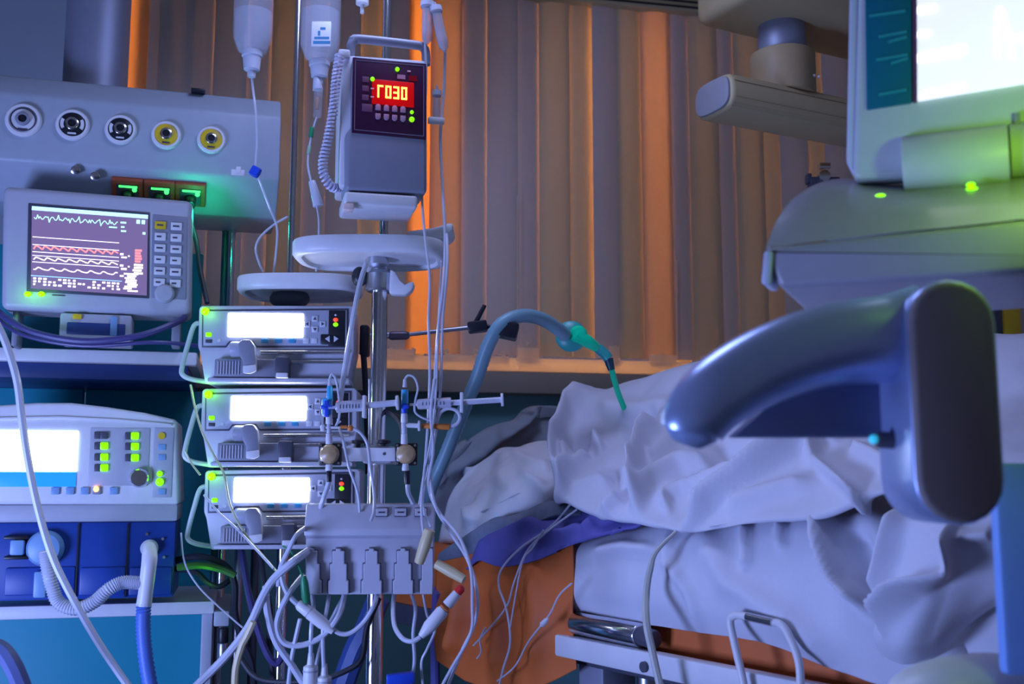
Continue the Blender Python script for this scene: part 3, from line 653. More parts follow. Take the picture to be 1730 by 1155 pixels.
f, g = stack(556, 'left stopcock column with a bright blue cross tap', [('cap', 557, 652, 640, 4, 2.5, CLEARW), ('luer', 557, 678, 652, 6, 4.5, CYANC), ('tap_body', 556, 700, 678, 5, 6, CLEARW), ('luer', 556, 716, 700, 6, 5, WHITE), ('luer', 556, 732, 716, 4, 4, CLEARW), ('luer', 556, 750, 732, 6, 5, WHITE), ('luer', 556, 795, 784, 6, 6, WHITE), ('plug', 556, 814, 795, 4.5, 4.5, BLACK)])
m2 = MB(); f.box(m2, 541, 684, 562, 691, -.014, -.004, .002); f.box(m2, 547, 676, 555, 704, -.014, -.004, .002); m2.build('tap_handle', BLUEC, g)
m2 = MB(); f.box(m2, 543, 672, 560, 702, -.006, .004, .003); m2.build('tap_wing', CYANC, g)
m2 = MB(); f.box(m2, 541, 717, 548, 728, -.006, .006, .002); f.box(m2, 548, 720, 575, 724, -.003, .003, .001); m2.build('side_luer', WHITE, g)
f, g = stack(684, 'right stopcock column with a cyan and dark blue tap', [('cap', 684, 654, 640, 4, 2.5, CLEARW), ('luer', 684, 682, 658, 6, 6, CYANC), ('tap_body', 683, 698, 682, 5, 5, BLUEC), ('luer', 683, 714, 698, 6, 5, WHITE), ('luer', 683, 732, 714, 5, 5, CLEARW), ('luer', 683, 750, 732, 6, 5, WHITE), ('luer', 685, 795, 783, 6, 5, WHITE), ('plug', 688, 818, 795, 5, 5, BLACK)])
m2 = MB(); f.box(m2, 677, 683, 690, 690, -.012, -.003, .002); m2.build('tap_handle', BLUEC, g)
c0, c1 = f.W(683, 718), f.W(708, 719); m2 = MB().cyl((c0.x, 0, c0.z), (c1.x, 0, c1.z), .0045, seg=12).cyl((c1.x - .002, 0, c1.z), (c1.x + .002, 0, c1.z), .010, seg=14); m2.build('side_luer', WHITE, g)

def syringe(lab, pts, d, rb, first):
    """barrel start, barrel end, flange, plunger end (pixels)"""
    f = Fr(pts[0][0], pts[0][1], d, 0); g = f.root('syringe', lab, 'syringe', 'syringes on the stopcocks'); q = [f.W(*p) for p in pts]; r = rb * f.s
    ax = (q[3] - q[0]).normalized()
    MB().lathe(q[0], ax, [(r * .25, -.012), (r * .25, 0), (r * .9, .003), (r, .006), (r, (q[1] - q[0]).length)], 20).build('barrel', M('syringe_barrel', (.80, .82, .95), .12, trans=.55, nz=.02), g)
    for k in range(7):
        p = q[0].lerp(q[1], .2 + .1 * k); MB().box(p.x - .0006, p.x + .0006, -r - .0006, -r * .8, p.z - r * .3, p.z + r * .35).build('scale_mark', DARKG, g)
    MB().box(q[2].x - .003, q[2].x + .003, -r * 1.1, r * 1.1, q[2].z - r * 1.9, q[2].z + r * 1.9, .0015).build('finger_flange', WHITE, g)
    MB().cyl(q[0].lerp(q[1], .55), q[3], r * .55, seg=14).build('plunger', CLEARW, g)
    MB().cyl(q[3] - ax * .002, q[3] + ax * .003, r * 1.25, seg=20, b=.001).build('thumb_rest', WHITE, g)
syringe('white syringe lying across the stand from the left stopcock', [(566, 688), (618, 686), (616, 687), (671, 680)], 1.99, 10, 1)
syringe('longer clear syringe reaching right from the dark blue tap', [(703, 683), (762, 681), (780, 680), (848, 675)], 2.0, 9, 0)
cable([(557, 640, 2.0), (561, 632, 2.0), (568, 642, 2.0), (573, 675, 2.0), (573, 705, 2.0), (566, 722, 2.0)], 2.2, CLEARW, 'fine white loop above the left stopcock column', 'tube', 'tubing')
cable([(684, 640, 2.0), (690, 634, 2.0), (700, 638, 2.0), (706, 655, 2.0), (702, 675, 2.0), (701, 695, 2.0), (715, 706, 2.0), (735, 712, 2.0)], 1.8, CLEARW, 'fine clear loop above the right stopcock column', 'tube', 'tubing')
tag(MB().cyl(P(712, 719, 2.0), P(760, 721, 2.0), .0045, .006, 12, .001).build('luer_connector', ORP), 'orange luer connector right of the dark blue tap', 'connector')
cable([(758, 721, 2.0), (772, 716, 2.0), (777, 704, 2.0), (770, 693, 2.0), (756, 690, 2.0), (744, 697, 2.0), (738, 712, 2.0)], 3, CLEARW, 'small clear tube loop at the orange luer connector', 'tube', 'tubing')
tag(MB().cyl(P(575, 721, 1.99), P(586, 721, 1.99), .003, seg=10).sph(P(592, 723, 1.99), .006, seg=12).build('luer_connector', ORP), 'small orange knob luer beside the left stopcock column', 'connector')
cable([(596, 723, 1.99), (610, 732, 1.99), (621, 752, 1.99), (626, 790, 1.98), (632, 830, 1.96), (632, 862, 1.93), (626, 880, 1.92)], 2.6, CLEARW, 'white line from the small orange luer down to the connector box', 'tube', 'tubing')
cable([(573, 722, 2.01), (580, 745, 2.01), (590, 790, 2.0), (604, 830, 2.0), (608, 865, 2.0)], 2.4, CLEARW, 'clear line slanting from the left stopcock down behind the connector box', 'tube', 'tubing')
cable([(556, 812, 2.0), (552, 826, 2.0), (544, 850, 2.0), (538, 870, 2.02)], 4, CLEARW, 'pale cable under the left transducer plate', 'cable')
cable([(689, 816, 2.0), (690, 832, 2.0), (698, 850, 2.02), (704, 870, 2.03)], 4, CLEARW, 'pale cable under the right transducer plate', 'cable')
cable([(650, 694, 2.17), (665, 700, 2.14), (678, 716, 2.1), (682, 740, 2.06)], 5, BLACKR, 'short black cable curving behind the right stopcock column')

# ================================================================== CONNECTOR BOX
f = Fr(625, 930, 1.98, 3)
g = f.root('connector_box', 'white multi socket connector box with stepped plugs and three buttons', 'connector box')
BOXM = M('box_white', (.50, .50, .58), .42)
BOXD = M('box_shadow_grey', (.36, .36, .44), .45)
MB().prism([(0, f.W(625, 905).z), (.0, f.W(625, 893).z), (.022, f.W(625, 851, .022).z), (.09, f.W(625, 851, .022).z), (.09, f.W(625, 905).z)], f.W(514, 880).x, f.W(734, 880).x, .003, ax='x').build('upper_housing', BOXM, g)
m2 = MB(); f.box(m2, 516, 908, 732, 1004, .008, .09, .003); m2.build('lower_housing', BOXM, g)
m2 = MB(); f.box(m2, 516, 904, 733, 909, .004, .05); m2.build('seam', BOXD, g)
for k, px in enumerate((526, 572, 628, 681, 727)):
    w1, w2, w3 = 10, 14, 17
    L0 = -w1 if 0 < k else -6; R0 = w1 if k < 4 else 4
    def ww(w): return (-w if k > 0 else -8, w if k < 4 else 4)
    a1, a2, a3 = ww(10), ww(14), ww(17)
    pts = [(px + a3[0], 1003), (px + a3[0], 980), (px + a2[0], 980), (px + a2[0], 952), (px + a1[0], 952), (px + a1[0], 930), (px - 4, 930), (px - 4, 926), (px + 4, 926), (px + 4, 930), (px + a1[1], 930), (px + a1[1], 952), (px + a2[1], 952), (px + a2[1], 980), (px + a3[1], 980), (px + a3[1], 1003)]
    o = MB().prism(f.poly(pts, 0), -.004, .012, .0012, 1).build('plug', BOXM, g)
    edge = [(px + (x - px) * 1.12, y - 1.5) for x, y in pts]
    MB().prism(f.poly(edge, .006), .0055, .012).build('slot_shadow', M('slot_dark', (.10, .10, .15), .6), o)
for px in (645, 677, 711):
    m2 = MB(); c = f.W(px, 865, .012)
    rx = .011; ang = math.atan2(.022, f.W(625, 851, .022).z - f.W(625, 893).z); rot = Matrix.Rotation(-ang, 3, 'X')
    m2.box(c.x - rx, c.x + rx, c.y - .0035, c.y + .0015, c.z - .0075, c.z + .0075, .001, 1, rot); o = m2.build('button', BOXM, g)
    MB().box(c.x - rx - .001, c.x + rx + .001, c.y - .002, c.y + .003, c.z - .0088, c.z + .0088, .001, 1, rot).build('button_rim', DARKG, o)
    MB().box(c.x - .006, c.x + .006, c.y - .0045, c.y - .003, c.z - .0015, c.z + .0012, 0, 1, rot).build('button_print', DARKG, o)
MB().cyl((0, .09, f.W(625, 930).z), (0, .15, f.W(625, 930).z), .02, seg=16).build('pole_clamp', GREYP, g)
tag(MB().tube([P(726, 895, 1.93), P(718, 920, 1.93), P(708, 950, 1.935)], [.010, .011, .009], 12).build('spike_cap', YELT), 'yellowed plastic cap leaning on the right corner of the connector box', 'cap')
tag(MB().tube([P(737, 952, 1.98), P(762, 966, 1.97), P(784, 979, 1.96)], [.009, .010, .008], 12).build('spike_cap', YELT), 'cream plastic cap sticking out right of the connector box', 'cap')

# ================================================================== CABLES BELOW THE BOX
d = 1.94
cable([(530, 925, 2.0), (500, 945, d), (465, 975, d), (445, 1005, d), (420, 1058, d), (380, 1110, d), (325, 1165, d)], 7, CLEARW, 'thick white cable sweeping from the connector box to the bottom edge')
cable([(518, 890, 2.0), (500, 905, d), (487, 930, d), (474, 958, d), (470, 990, d)], 4, CLEARW, 'white cable arching over the left edge of the connector box')
cable([(512, 972, 1.99), (490, 1000, d), (474, 1030, d), (468, 1060, d), (481, 1086, d), (512, 1089, d), (546, 1073, d), (572, 1040, d), (582, 1004, 1.99)], 5, CLEARW, 'white cable loop hanging under the left half of the connector box')
cable([(474, 968, d), (480, 990, d), (490, 1008, d), (507, 1024, d)], 4.5, CLEARW, 'short white lead ending in the left grey connector sleeve')
cable([(556, 1058, d), (575, 1070, d), (594, 1068, d), (615, 1050, d), (632, 1022, d), (637, 1002, 1.99)], 4, CLEARW, 'white lead from the left grey connector sleeve up into the box')
f = Fr(530, 1040, d, 0); g = f.root('inline_connector', 'grey connector sleeve lying slanted below the box left side', 'connector')
MB().lathe(f.W(503, 1019), f.W(560, 1064) - f.W(503, 1019), [(.007, 0), (.010, .005), (.011, .026), (.0085, .028)], 16).build('sleeve', WHITE, g)
MB().lathe(f.W(520, 1033), f.W(560, 1064) - f.W(503, 1019), [(.0085, 0), (.0085, .003)], 16).build('ring', ORP, g)
MB().lathe(f.W(523, 1035), f.W(560, 1064) - f.W(503, 1019), [(.0115, 0), (.0115, .030), (.006, .055)], 16).build('boot', WHITE, g)
f = Fr(740, 1040, 1.9, 0); g = f.root('inline_connector', 'white connector sleeve with a red cap beside the orange drape', 'connector')
ax = f.W(708, 1078) - f.W(776, 998)
MB().lathe(f.W(782, 990), ax, [(.004, 0), (.008, .004), (.008, .014), (.006, .016)], 14).build('cap', REDP, g)
MB().lathe(f.W(774, 1000), ax, [(.006, 0), (.0085, .004), (.0095, .030)], 16).build('sleeve', WHITE, g)
MB().lathe(f.W(752, 1027), ax, [(.0100, 0), (.0100, .002)], 16).build('ring', ORP, g)
MB().lathe(f.W(750, 1029), ax, [(.0095, 0), (.012, .006), (.012, .040), (.006, .062)], 16).build('boot', WHITE, g)
cable([(710, 1076, 1.9), (696, 1083, 1.9), (680, 1078, 1.91), (667, 1058, 1.93), (664, 1030, 1.96), (666, 1002, 1.99)], 4, CLEARW, 'white lead from the red capped connector up into the box')
for a, lab in ((((527, 1004, 1.99), (530, 1030, 1.96), (526, 1060, d), (525, 1100, d), (525, 1122, d)), 'left'), (((556, 1004, 1.99), (552, 1030, 1.95), (546, 1060, d), (546, 1100, d), (548, 1140, d)), 'right')):
    cable(list(a), 3.6, CLEARW, f'straight white lead above the {lab} upright plug at the bottom edge')
    p = a[-1]; f = Fr(p[0], p[1], p[2], 0); g = f.root('upright_plug', f'{lab} one of two white upright plugs at the bottom edge', 'plug', 'white plugs at the bottom edge')
    MB().lathe((0, 0, 0), (0, 0, -1), [(.005, -.02), (.007, 0), (.0135, .004), (.0135, .08), (.010, .085)], 16).build('plug_body', WHITE, g)
    MB().lathe((0, 0, 0), (0, 0, -1), [(.0145, .010), (.0145, .013)], 16).build('plug_ring', GREYP, g)
cable([(507, 1045, d), (498, 1085, d), (491, 1122, d), (486, 1170, d)], 3.6, CLEARW, 'white lead running down left of the upright plugs')
cable([(449, 990, 1.96), (452, 1034, d), (466, 1083, d), (494, 1125, d), (525, 1175, d)], 6, CLEARW, 'broad white cable crossing down behind the white cable loop')
cable([(582, 1004, 2.0), (566, 1035, 2.0), (548, 1072, 1.99), (535, 1120, 1.99), (528, 1175, 1.98)], 3.2, CLEARW, 'grey white lead slanting behind the upright plugs')
cable([(695, 1004, 2.0), (702, 1030, 1.99), (698, 1070, 1.98), (700, 1120, 1.98), (690, 1170, 1.98)], 3, CLEARW, 'pale lead hanging below the right half of the connector box')
cable([(715, 1004, 2.0), (722, 1040, 1.99), (735, 1062, 1.98), (722, 1095, 1.97), (712, 1120, 1.97), (716, 1170, 1.97)], 2.2, CLEARW, 'fine pale lead twisting beside the orange drape edge', 'tube', 'tubing')
cable([(290, 948, 2.3), (335, 940, 2.25), (380, 955, 2.22), (396, 985, 2.2), (397, 1035, 2.2), (408, 1078, 2.2), (425, 1120, 2.2), (430, 1180, 2.2)], 6, BLACKR, 'black cable bending down right of the ventilator')
cable([(290, 960, 2.28), (330, 966, 2.22), (352, 985, 2.2), (372, 990, 2.2), (392, 976, 2.22)], 5, BLACKR, 'short black cable behind the ventilator right corner')
cable([(300, 958, 2.2), (340, 955, 2.2), (375, 962, 2.2), (398, 972, 2.2)], 6, M('green_black_cable', (.05, .16, .03), .4), 'green sheathed cable leaving the ventilator right side')
cable([(408, 930, 2.25), (420, 1000, 2.15), (435, 1060, 2.12), (452, 1105, 2.1), (468, 1120, 2.1), (480, 1100, 2.1)], 6, M('plum_cable', (.07, .06, .20), .4), 'dark plum cable hooking up beneath the pump stand')
cable([(440, 930, 2.2), (446, 980, 2.15), (456, 1030, 2.12), (455, 1090, 2.12), (465, 1170, 2.1)], 5, BLACKR, 'black cable hanging straight beneath the syringe pump stack')
cable([(405, 1110, 2.1), (430, 1142, 2.08), (470, 1152, 2.06), (540, 1148, 2.05), (590, 1130, 2.05), (612, 1110, 2.05), (620, 1060, 2.06), (640, 1010, 2.06)], 5, BLACKR, 'black cable trailing along the bottom edge to the stand')
cable([(428, 1050, 1.92), (418, 1072, 1.92), (408, 1092, 1.92), (398, 1130, 1.92), (396, 1180, 1.92)], 6, YELT, 'yellowed tube hanging at the bottom left of the cables', 'tube', 'tubing')
cable([(640, 1010, 2.35), (620, 1060, 2.35), (600, 1100, 2.35), (575, 1170, 2.35)], 20, M('deep_blue_hose', (.05, .10, .32), .45), 'wide deep blue hose behind the cables under the connector box', 'hose', 'hose')
cable([(478, 922, 1.97), (490, 930, 1.96), (502, 950, 1.95), (512, 975, 1.94)], 1.6, GREENC, 'thin green wire beside the connector box')
tag(MB().lathe(P(513, 972, 1.94), P(518, 1020, 1.94) - P(513, 972, 1.94), [(.004, 0), (.007, .012), (.008, .040), (.004, .050)], 14).build('cable_plug', GREENC), 'dark green plug hanging at the left edge of the connector box', 'plug')
tag(MB().prism([(a.x, a.y) for a in (Vector((-.02, -.012)), Vector((.03, -.004)), Vector((.03, .016)), Vector((-.02, .012)))], -.01, .01, .003).build('blue_clip', BLUEC), 'royal blue clip at the bottom edge under the box', 'clip').location = P(672, 1150, 1.95)
cable([(322, 650, 2.18), (330, 690, 2.15), (342, 730, 2.12), (362, 770, 2.1), (378, 800, 2.1), (388, 850, 2.1), (410, 895, 2.08), (450, 945, 2.05), (470, 968, 1.98)], 2.0, M('lime_tinted_line', (.60, .66, .42), .25, trans=.2), 'fine yellowish line draped down over the syringe pumps', 'tube', 'tubing')
cable([(345, 836, 2.14), (370, 866, 2.1), (400, 893, 2.08), (430, 925, 2.05), (462, 960, 2.0)], 2.0, CLEARW, 'fine white line from the lowest run light towards the connector box', 'tube', 'tubing')
cable([(312, 760, 2.17), (322, 780, 2.17), (338, 802, 2.16)], 1.8, M('lime_tinted_line', (.60, .66, .42), .25, trans=.2), 'short yellowish line between the lower two carrying brackets', 'tube', 'tubing')
cable([(306, 900, 2.15), (312, 950, 2.12), (335, 990, 2.1), (370, 1025, 2.08), (410, 1060, 2.05)], 1.5, CLEARW, 'hair thin line curving below the lowest carrying bracket', 'tube', 'tubing')

# ================================================================== LINES FROM TRAY AND DRIPS
cable([(619, 444, 2.06), (608, 480, 2.05), (598, 530, 2.04), (586, 600, 2.04), (577, 660, 2.03), (574, 690, 2.02)], 4.5, CLEAR, 'clear line slanting down from under the upper tray', 'tube', 'tubing')
d = 2.0
cable([(722, -10, 2.1), (718, 60, 2.09), (720, 130, 2.08), (716, 230, 2.07), (713, 330, 2.05), (718, 400, 2.02), (726, 470, d), (724, 540, d), (726, 640, d), (720, 760, d), (712, 850, 1.96), (716, 905, 1.94)], 2.3, CLEAR, 'leftmost clear line passing the right end of the upper tray', 'tube', 'tubing')
cable([(752, 85, 2.1), (750, 150, 2.1), (744, 230, 2.09), (748, 320, 2.07), (752, 400, 2.04), (750, 470, d), (742, 540, d), (736, 620, d), (734, 700, d), (726, 780, d), (734, 850, 1.96), (762, 900, 1.95), (790, 945, 1.92), (806, 1000, 1.9), (803, 1050, 1.9), (780, 1100, 1.9), (752, 1170, 1.9)], 2.8, CLEAR, 'long clear line falling past the tray and down to the orange drape', 'tube', 'tubing')
cable([(755, 395, 2.04), (756, 450, d), (748, 540, d), (745, 640, d), (738, 720, d), (722, 800, d), (714, 852, 1.97), (728, 890, 1.95)], 2.4, CLEAR, 'rightmost clear line hanging from the end of the upper tray', 'tube', 'tubing')
cable([(734, 640, 1.99), (728, 700, 1.99), (732, 760, 1.99), (724, 820, 1.98), (740, 862, 1.96), (775, 905, 1.93), (795, 960, 1.9), (798, 1020, 1.89), (795, 1070, 1.89), (762, 1130, 1.89), (735, 1180, 1.89)], 2.8, CLEAR, 'clear line swinging out below the long syringe', 'tube', 'tubing')
cable([(708, 852, 1.98), (716, 800, 1.99), (728, 740, 1.99), (737, 660, 1.99), (740, 560, 2.0), (746, 440, 2.02)], 1.6, CLEAR, 'thin clear line twisted among the tray lines', 'tube', 'tubing')
cable([(624, 640, 2.1), (624, 720, 2.1), (623, 800, 2.08), (622, 860, 2.05)], 1.8, CLEARW, 'straight thin white line in front of the main stand pole', 'tube', 'tubing')
def drip(f0, lab, p0, p1, r, label2=None):
    f = Fr(p0[0], p0[1], f0, 0); g = f.root('drip_chamber', lab, 'drip chamber', 'drip chambers'); a, b = f.W(*p0), f.W(*p1); L = (b - a).length; R = r * f.s
    MB().lathe(a, b - a, [(R * .4, -.012), (R * .5, 0), (R * 1.25, .002), (R * 1.25, .010), (R, .012), (R, L * .8), (R * .9, L), (R * .3, L + .008)], 18).build('chamber', M('drip_chamber_plastic', (.5, .5, .55), .1, nz=.02, alpha=.55), g)
    MB().lathe(a, b - a, [(R * .85, L * .55), (R * .85, L * .96)], 16).build('fluid', LIQUID, g)
    MB().lathe(a, b - a, [(R * 1.3, -.002), (R * 1.3, .008)], 18).build('cap', CLEARW, g)
drip(2.1, 'left upright drip chamber above the red display pump', (722, 5), (721, 68), 9)
drip(2.1, 'tilted drip chamber right of the red display pump', (735, 14), (750, 80), 9)
drip(2.1, 'small drip chamber clipped at the right side of the red display pump', (738, 155), (737, 198), 6)
tag(MB().box(-.016, .016, -.006, .006, -.006, .006, .002).build('white_clip', WHITE), 'white clip on the lines right of the red display pump', 'clip').location = P(737, 204, 2.08)
f = Fr(612, 5, 2.15, 0); g = f.root('infusion_bottle', 'white capped bottle neck with a drip tip at the top edge', 'bottle')
MB().lathe((0, 0, f.W(612, 8).z), (0, 0, 1), [(.004, -.018), (.004, 0), (.013, .001), (.013, .02), (.010, .03), (.010, .08)], 18).build('cap', WHITE, g)
def bottle(px, d, lab, r, ysh, yneck, ycap, label):
    f = Fr(px, 60, d, 0); g = f.root('infusion_bottle', lab, 'bottle'); z = lambda y: f.W(px, y).z; R = r * f.s
    MB().lathe((0, 0, 0), (0, 0, 1), [(R * .42, z(yneck)), (R * .45, z(yneck - 8)), (R * .75, z(ysh + 6)), (R * .97, z(ysh - 14)), (R, z(ysh - 30)), (R, z(-160)), (R * .8, z(-185))], 32).build('bottle_body', BOTTLE, g)
    MB().lathe((0, 0, 0), (0, 0, 1), [(R * .38, z(yneck)), (R * .41, z(yneck - 8)), (R * .70, z(ysh + 5)), (R * .92, z(ysh - 14)), (R * .94, z(22))], 28).build('fluid', LIQUID, g)
    MB().lathe((0, 0, 0), (0, 0, 1), [(R * .20, z(ycap + 10)), (R * .22, z(ycap)), (R * .40, z(ycap - 2)), (R * .46, z(yneck + 6)), (R * .52, z(yneck + 4)), (R * .52, z(yneck - 3)), (R * .40, z(yneck - 6))], 24).build('cap', CLEARW, g)
    MB().tube([(0, 0, z(-185)), (.02, 0, z(-215)), (0, 0, z(-240)), (-.02, 0, z(-215)), (0, 0, z(-185))], .002, 6).build('hanger', STEEL, g)
    if label:
        m2 = MB(); f.box(m2, 526, 36, 559, 78, -R * 1.02, -R * .9, .001); o = m2.build('paper_label', WHITE, g)
        for r_ in ((531, 62, 556, 66), (529, 69, 558, 74), (541, 46, 550, 50), (537, 52, 541, 60)):
            m2 = MB(); f.box(m2, *r_, -R * 1.03, -R * 1.0); m2.build('label_print', M('label_blue', (.05, .22, .40), .5), o)
    return f, g
bottle(427, 2.25, 'clear inverted infusion bottle above the supply unit', 33, 80, 92, 120, None)
bottle(541, 2.28, 'clear infusion bottle with a white and blue paper label', 34, 92, 108, 132, True)
cable([(425, 128, 2.25), (428, 155, 2.25), (432, 190, 2.24), (434, 240, 2.24), (432, 284, 2.23), (440, 310, 2.24), (455, 350, 2.25), (468, 385, 2.27), (466, 430, 2.3), (462, 460, 2.32)], 2.0, CLEAR, 'fine clear line from the unlabelled bottle past the blue roller clamp', 'tube', 'tubing')
cable([(486, 366, 2.3), (462, 380, 2.29), (440, 400, 2.28), (432, 420, 2.28), (438, 445, 2.3), (444, 458, 2.32)], 2.0, CLEAR, 'fine clear loop in front of the rack pole above the lower tray', 'tube', 'tubing')
f = Fr(432, 290, 2.22, 0); g = f.root('roller_clamp', 'royal blue roller clamp in front of the supply unit', 'clamp')
MB().box(-.012, .010, -.006, .006, -.011, .011, .004, rot=Matrix.Rotation(.5, 3, 'Y')).build('clamp_body', BLUEC, g)
MB().cyl((.002, -.009, .0), (.002, .009, .0), .007, seg=14).build('roller', BLUEC, g)
tag(MB().box(-.014, .014, -.004, .004, -.008, .004, .002).box(-.004, .006, -.006, .006, -.004, .010, .002).build('white_clip', WHITE), 'small white sparkle shape beside the blue roller clamp', 'clip').location = P(402, 290, 2.24)  # glint of light given shape as small white blocks
d = 2.26
f = Fr(535, 150, d, 0); g = f.root('drip_line_set', 'drip set with brown and green pieces under the labelled bottle', 'drip set')
def seg(nm, pa, pb, r0, r1, m):
    a, b = f.W(*pa), f.W(*pb); MB().cyl(a, b, r0 * f.s, r1 * f.s, 14, .0008).build(nm, m, g)
seg('spike', (535, 130), (537, 152), 6, 9, CLEARW); seg('chamber', (538, 152), (536, 198), 8, 7, BOTTLE); seg('filter', (536, 165), (535, 185), 4, 4, M('brown_filter', (.35, .16, .05), .4))
seg('green_valve', (527, 215), (525, 232), 4, 4, GREENC); seg('green_valve', (523, 246), (521, 260), 3, 3, M('pale_green', (.3, .5, .35), .4)); seg('roller_housing', (527, 306), (538, 348), 6, 9, CLEARW)
MB().tube([f.W(*p) for p in ((535, 198), (530, 214), (524, 240), (520, 275), (524, 300), (530, 330), (538, 365), (538, 420), (534, 458))], .0022, 8).build('line', CLEAR, g)

# ================================================================== ARTICULATED ARM AND BREATHING HOSE
f = Fr(740, 560, 2.3, 0); g = f.root('articulated_arm', 'dark articulated support arm reaching right from the stand', 'support arm')
MB().cyl(f.W(626, 568), f.W(665, 566), .007, seg=14).build('stub', STEEL, g)
MB().lathe(f.W(657, 567), (1, 0, .02), [(.006, 0), (.0095, .004), (.0095, .038), (.006, .044)], 16).build('sleeve', M('brown_grey_metal', (.10, .08, .10), .35, .6), g)
MB().cyl(f.W(690, 565), f.W(795, 553), .0045, seg=12).build('rod', STEEL, g)
m2 = MB(); a = f.W(806, 552); m2.box(a.x - .020, a.x + .022, -.016, .016, a.z - .012, a.z + .012, .004, rot=Matrix.Rotation(-.12, 3, 'Y')); o = m2.build('joint', BLACK, g)
MB().cyl(f.W(802, 548), f.W(819, 515), .0055, .0045, 12, .001).build('lever', BLACK, o)
MB().cyl(f.W(818, 550), f.W(842, 556), .005, seg=10).build('ball_neck', BLACK, g)
m2 = MB(); a = f.W(858, 556); m2.box(a.x - .026, a.x + .022, -.03, .025, a.z - .020, a.z + .014, .004, rot=Matrix.Rotation(.22, 3, 'Y')); m2.build('hose_clamp', BLACK, g)
m2 = MB(); f.box(m2, 607, 548, 622, 600, -.01, .03, .005); m2.build('pole_clamp', BLACK, g)
cable([(614, 596, 2.3), (618, 660, 2.3), (620, 720, 2.3), (622, 800, 2.3)], 5, BLACKR, 'black cable behind the main stand pole under the support arm')
corr([(700, 960, 2.45), (708, 890, 2.42), (728, 825, 2.37), (752, 770, 2.35), (780, 700, 2.33), (805, 640, 2.31), (822, 590, 2.29), (840, 555, 2.28), (862, 538, 2.29), (890, 533, 2.31), (918, 540, 2.34), (940, 554, 2.37), (955, 566, 2.4)], 11, TEALHOSE, 'grey teal breathing hose arching over the support arm clamp', amp=.04)
f = Fr(975, 568, 2.42, 0); g = f.root('breathing_valve', 'round green breathing valve and tapered connector at the hose end', 'valve')
c = f.W(966, 568); MB().lathe((c.x, .012, c.z), (-.15, -1, 0), [(.030, 0), (.035, .006), (.035, .016), (.028, .022), (.012, .026), (0, .026)], 28).build('valve_disc', M('teal_valve', (.04, .40, .36), .35), g)
c = f.W(976, 566); MB().lathe((c.x, -.008, c.z), (.1, -1, 0), [(.020, 0), (.020, .01), (.014, .018), (0, .020)], 22).build('valve_dome', VALVE, g)
MB().tube([f.W(975, 566, -.012), f.W(995, 578, -.01), f.W(1012, 590)], [.017, .014, .009], 16).build('tapered_neck', VALVE, g)
MB().tube([f.W(1010, 588), f.W(1022, 598), f.W(1028, 606)], .012, 14).build('joint', M('teal_valve', (.04, .40, .36), .35), g)
MB().tube([f.W(1028, 606), f.W(1033, 625)], [.011, .008], 14).build('dark_sleeve', M('dark_teal_plastic', (.01, .07, .09), .35), g)
cable([(1033, 622, 2.43), (1038, 642, 2.44), (1045, 665, 2.46), (1055, 690, 2.48)], 5, VALVE, 'thin green tube going from the valve under the blanket', 'tube', 'tubing')

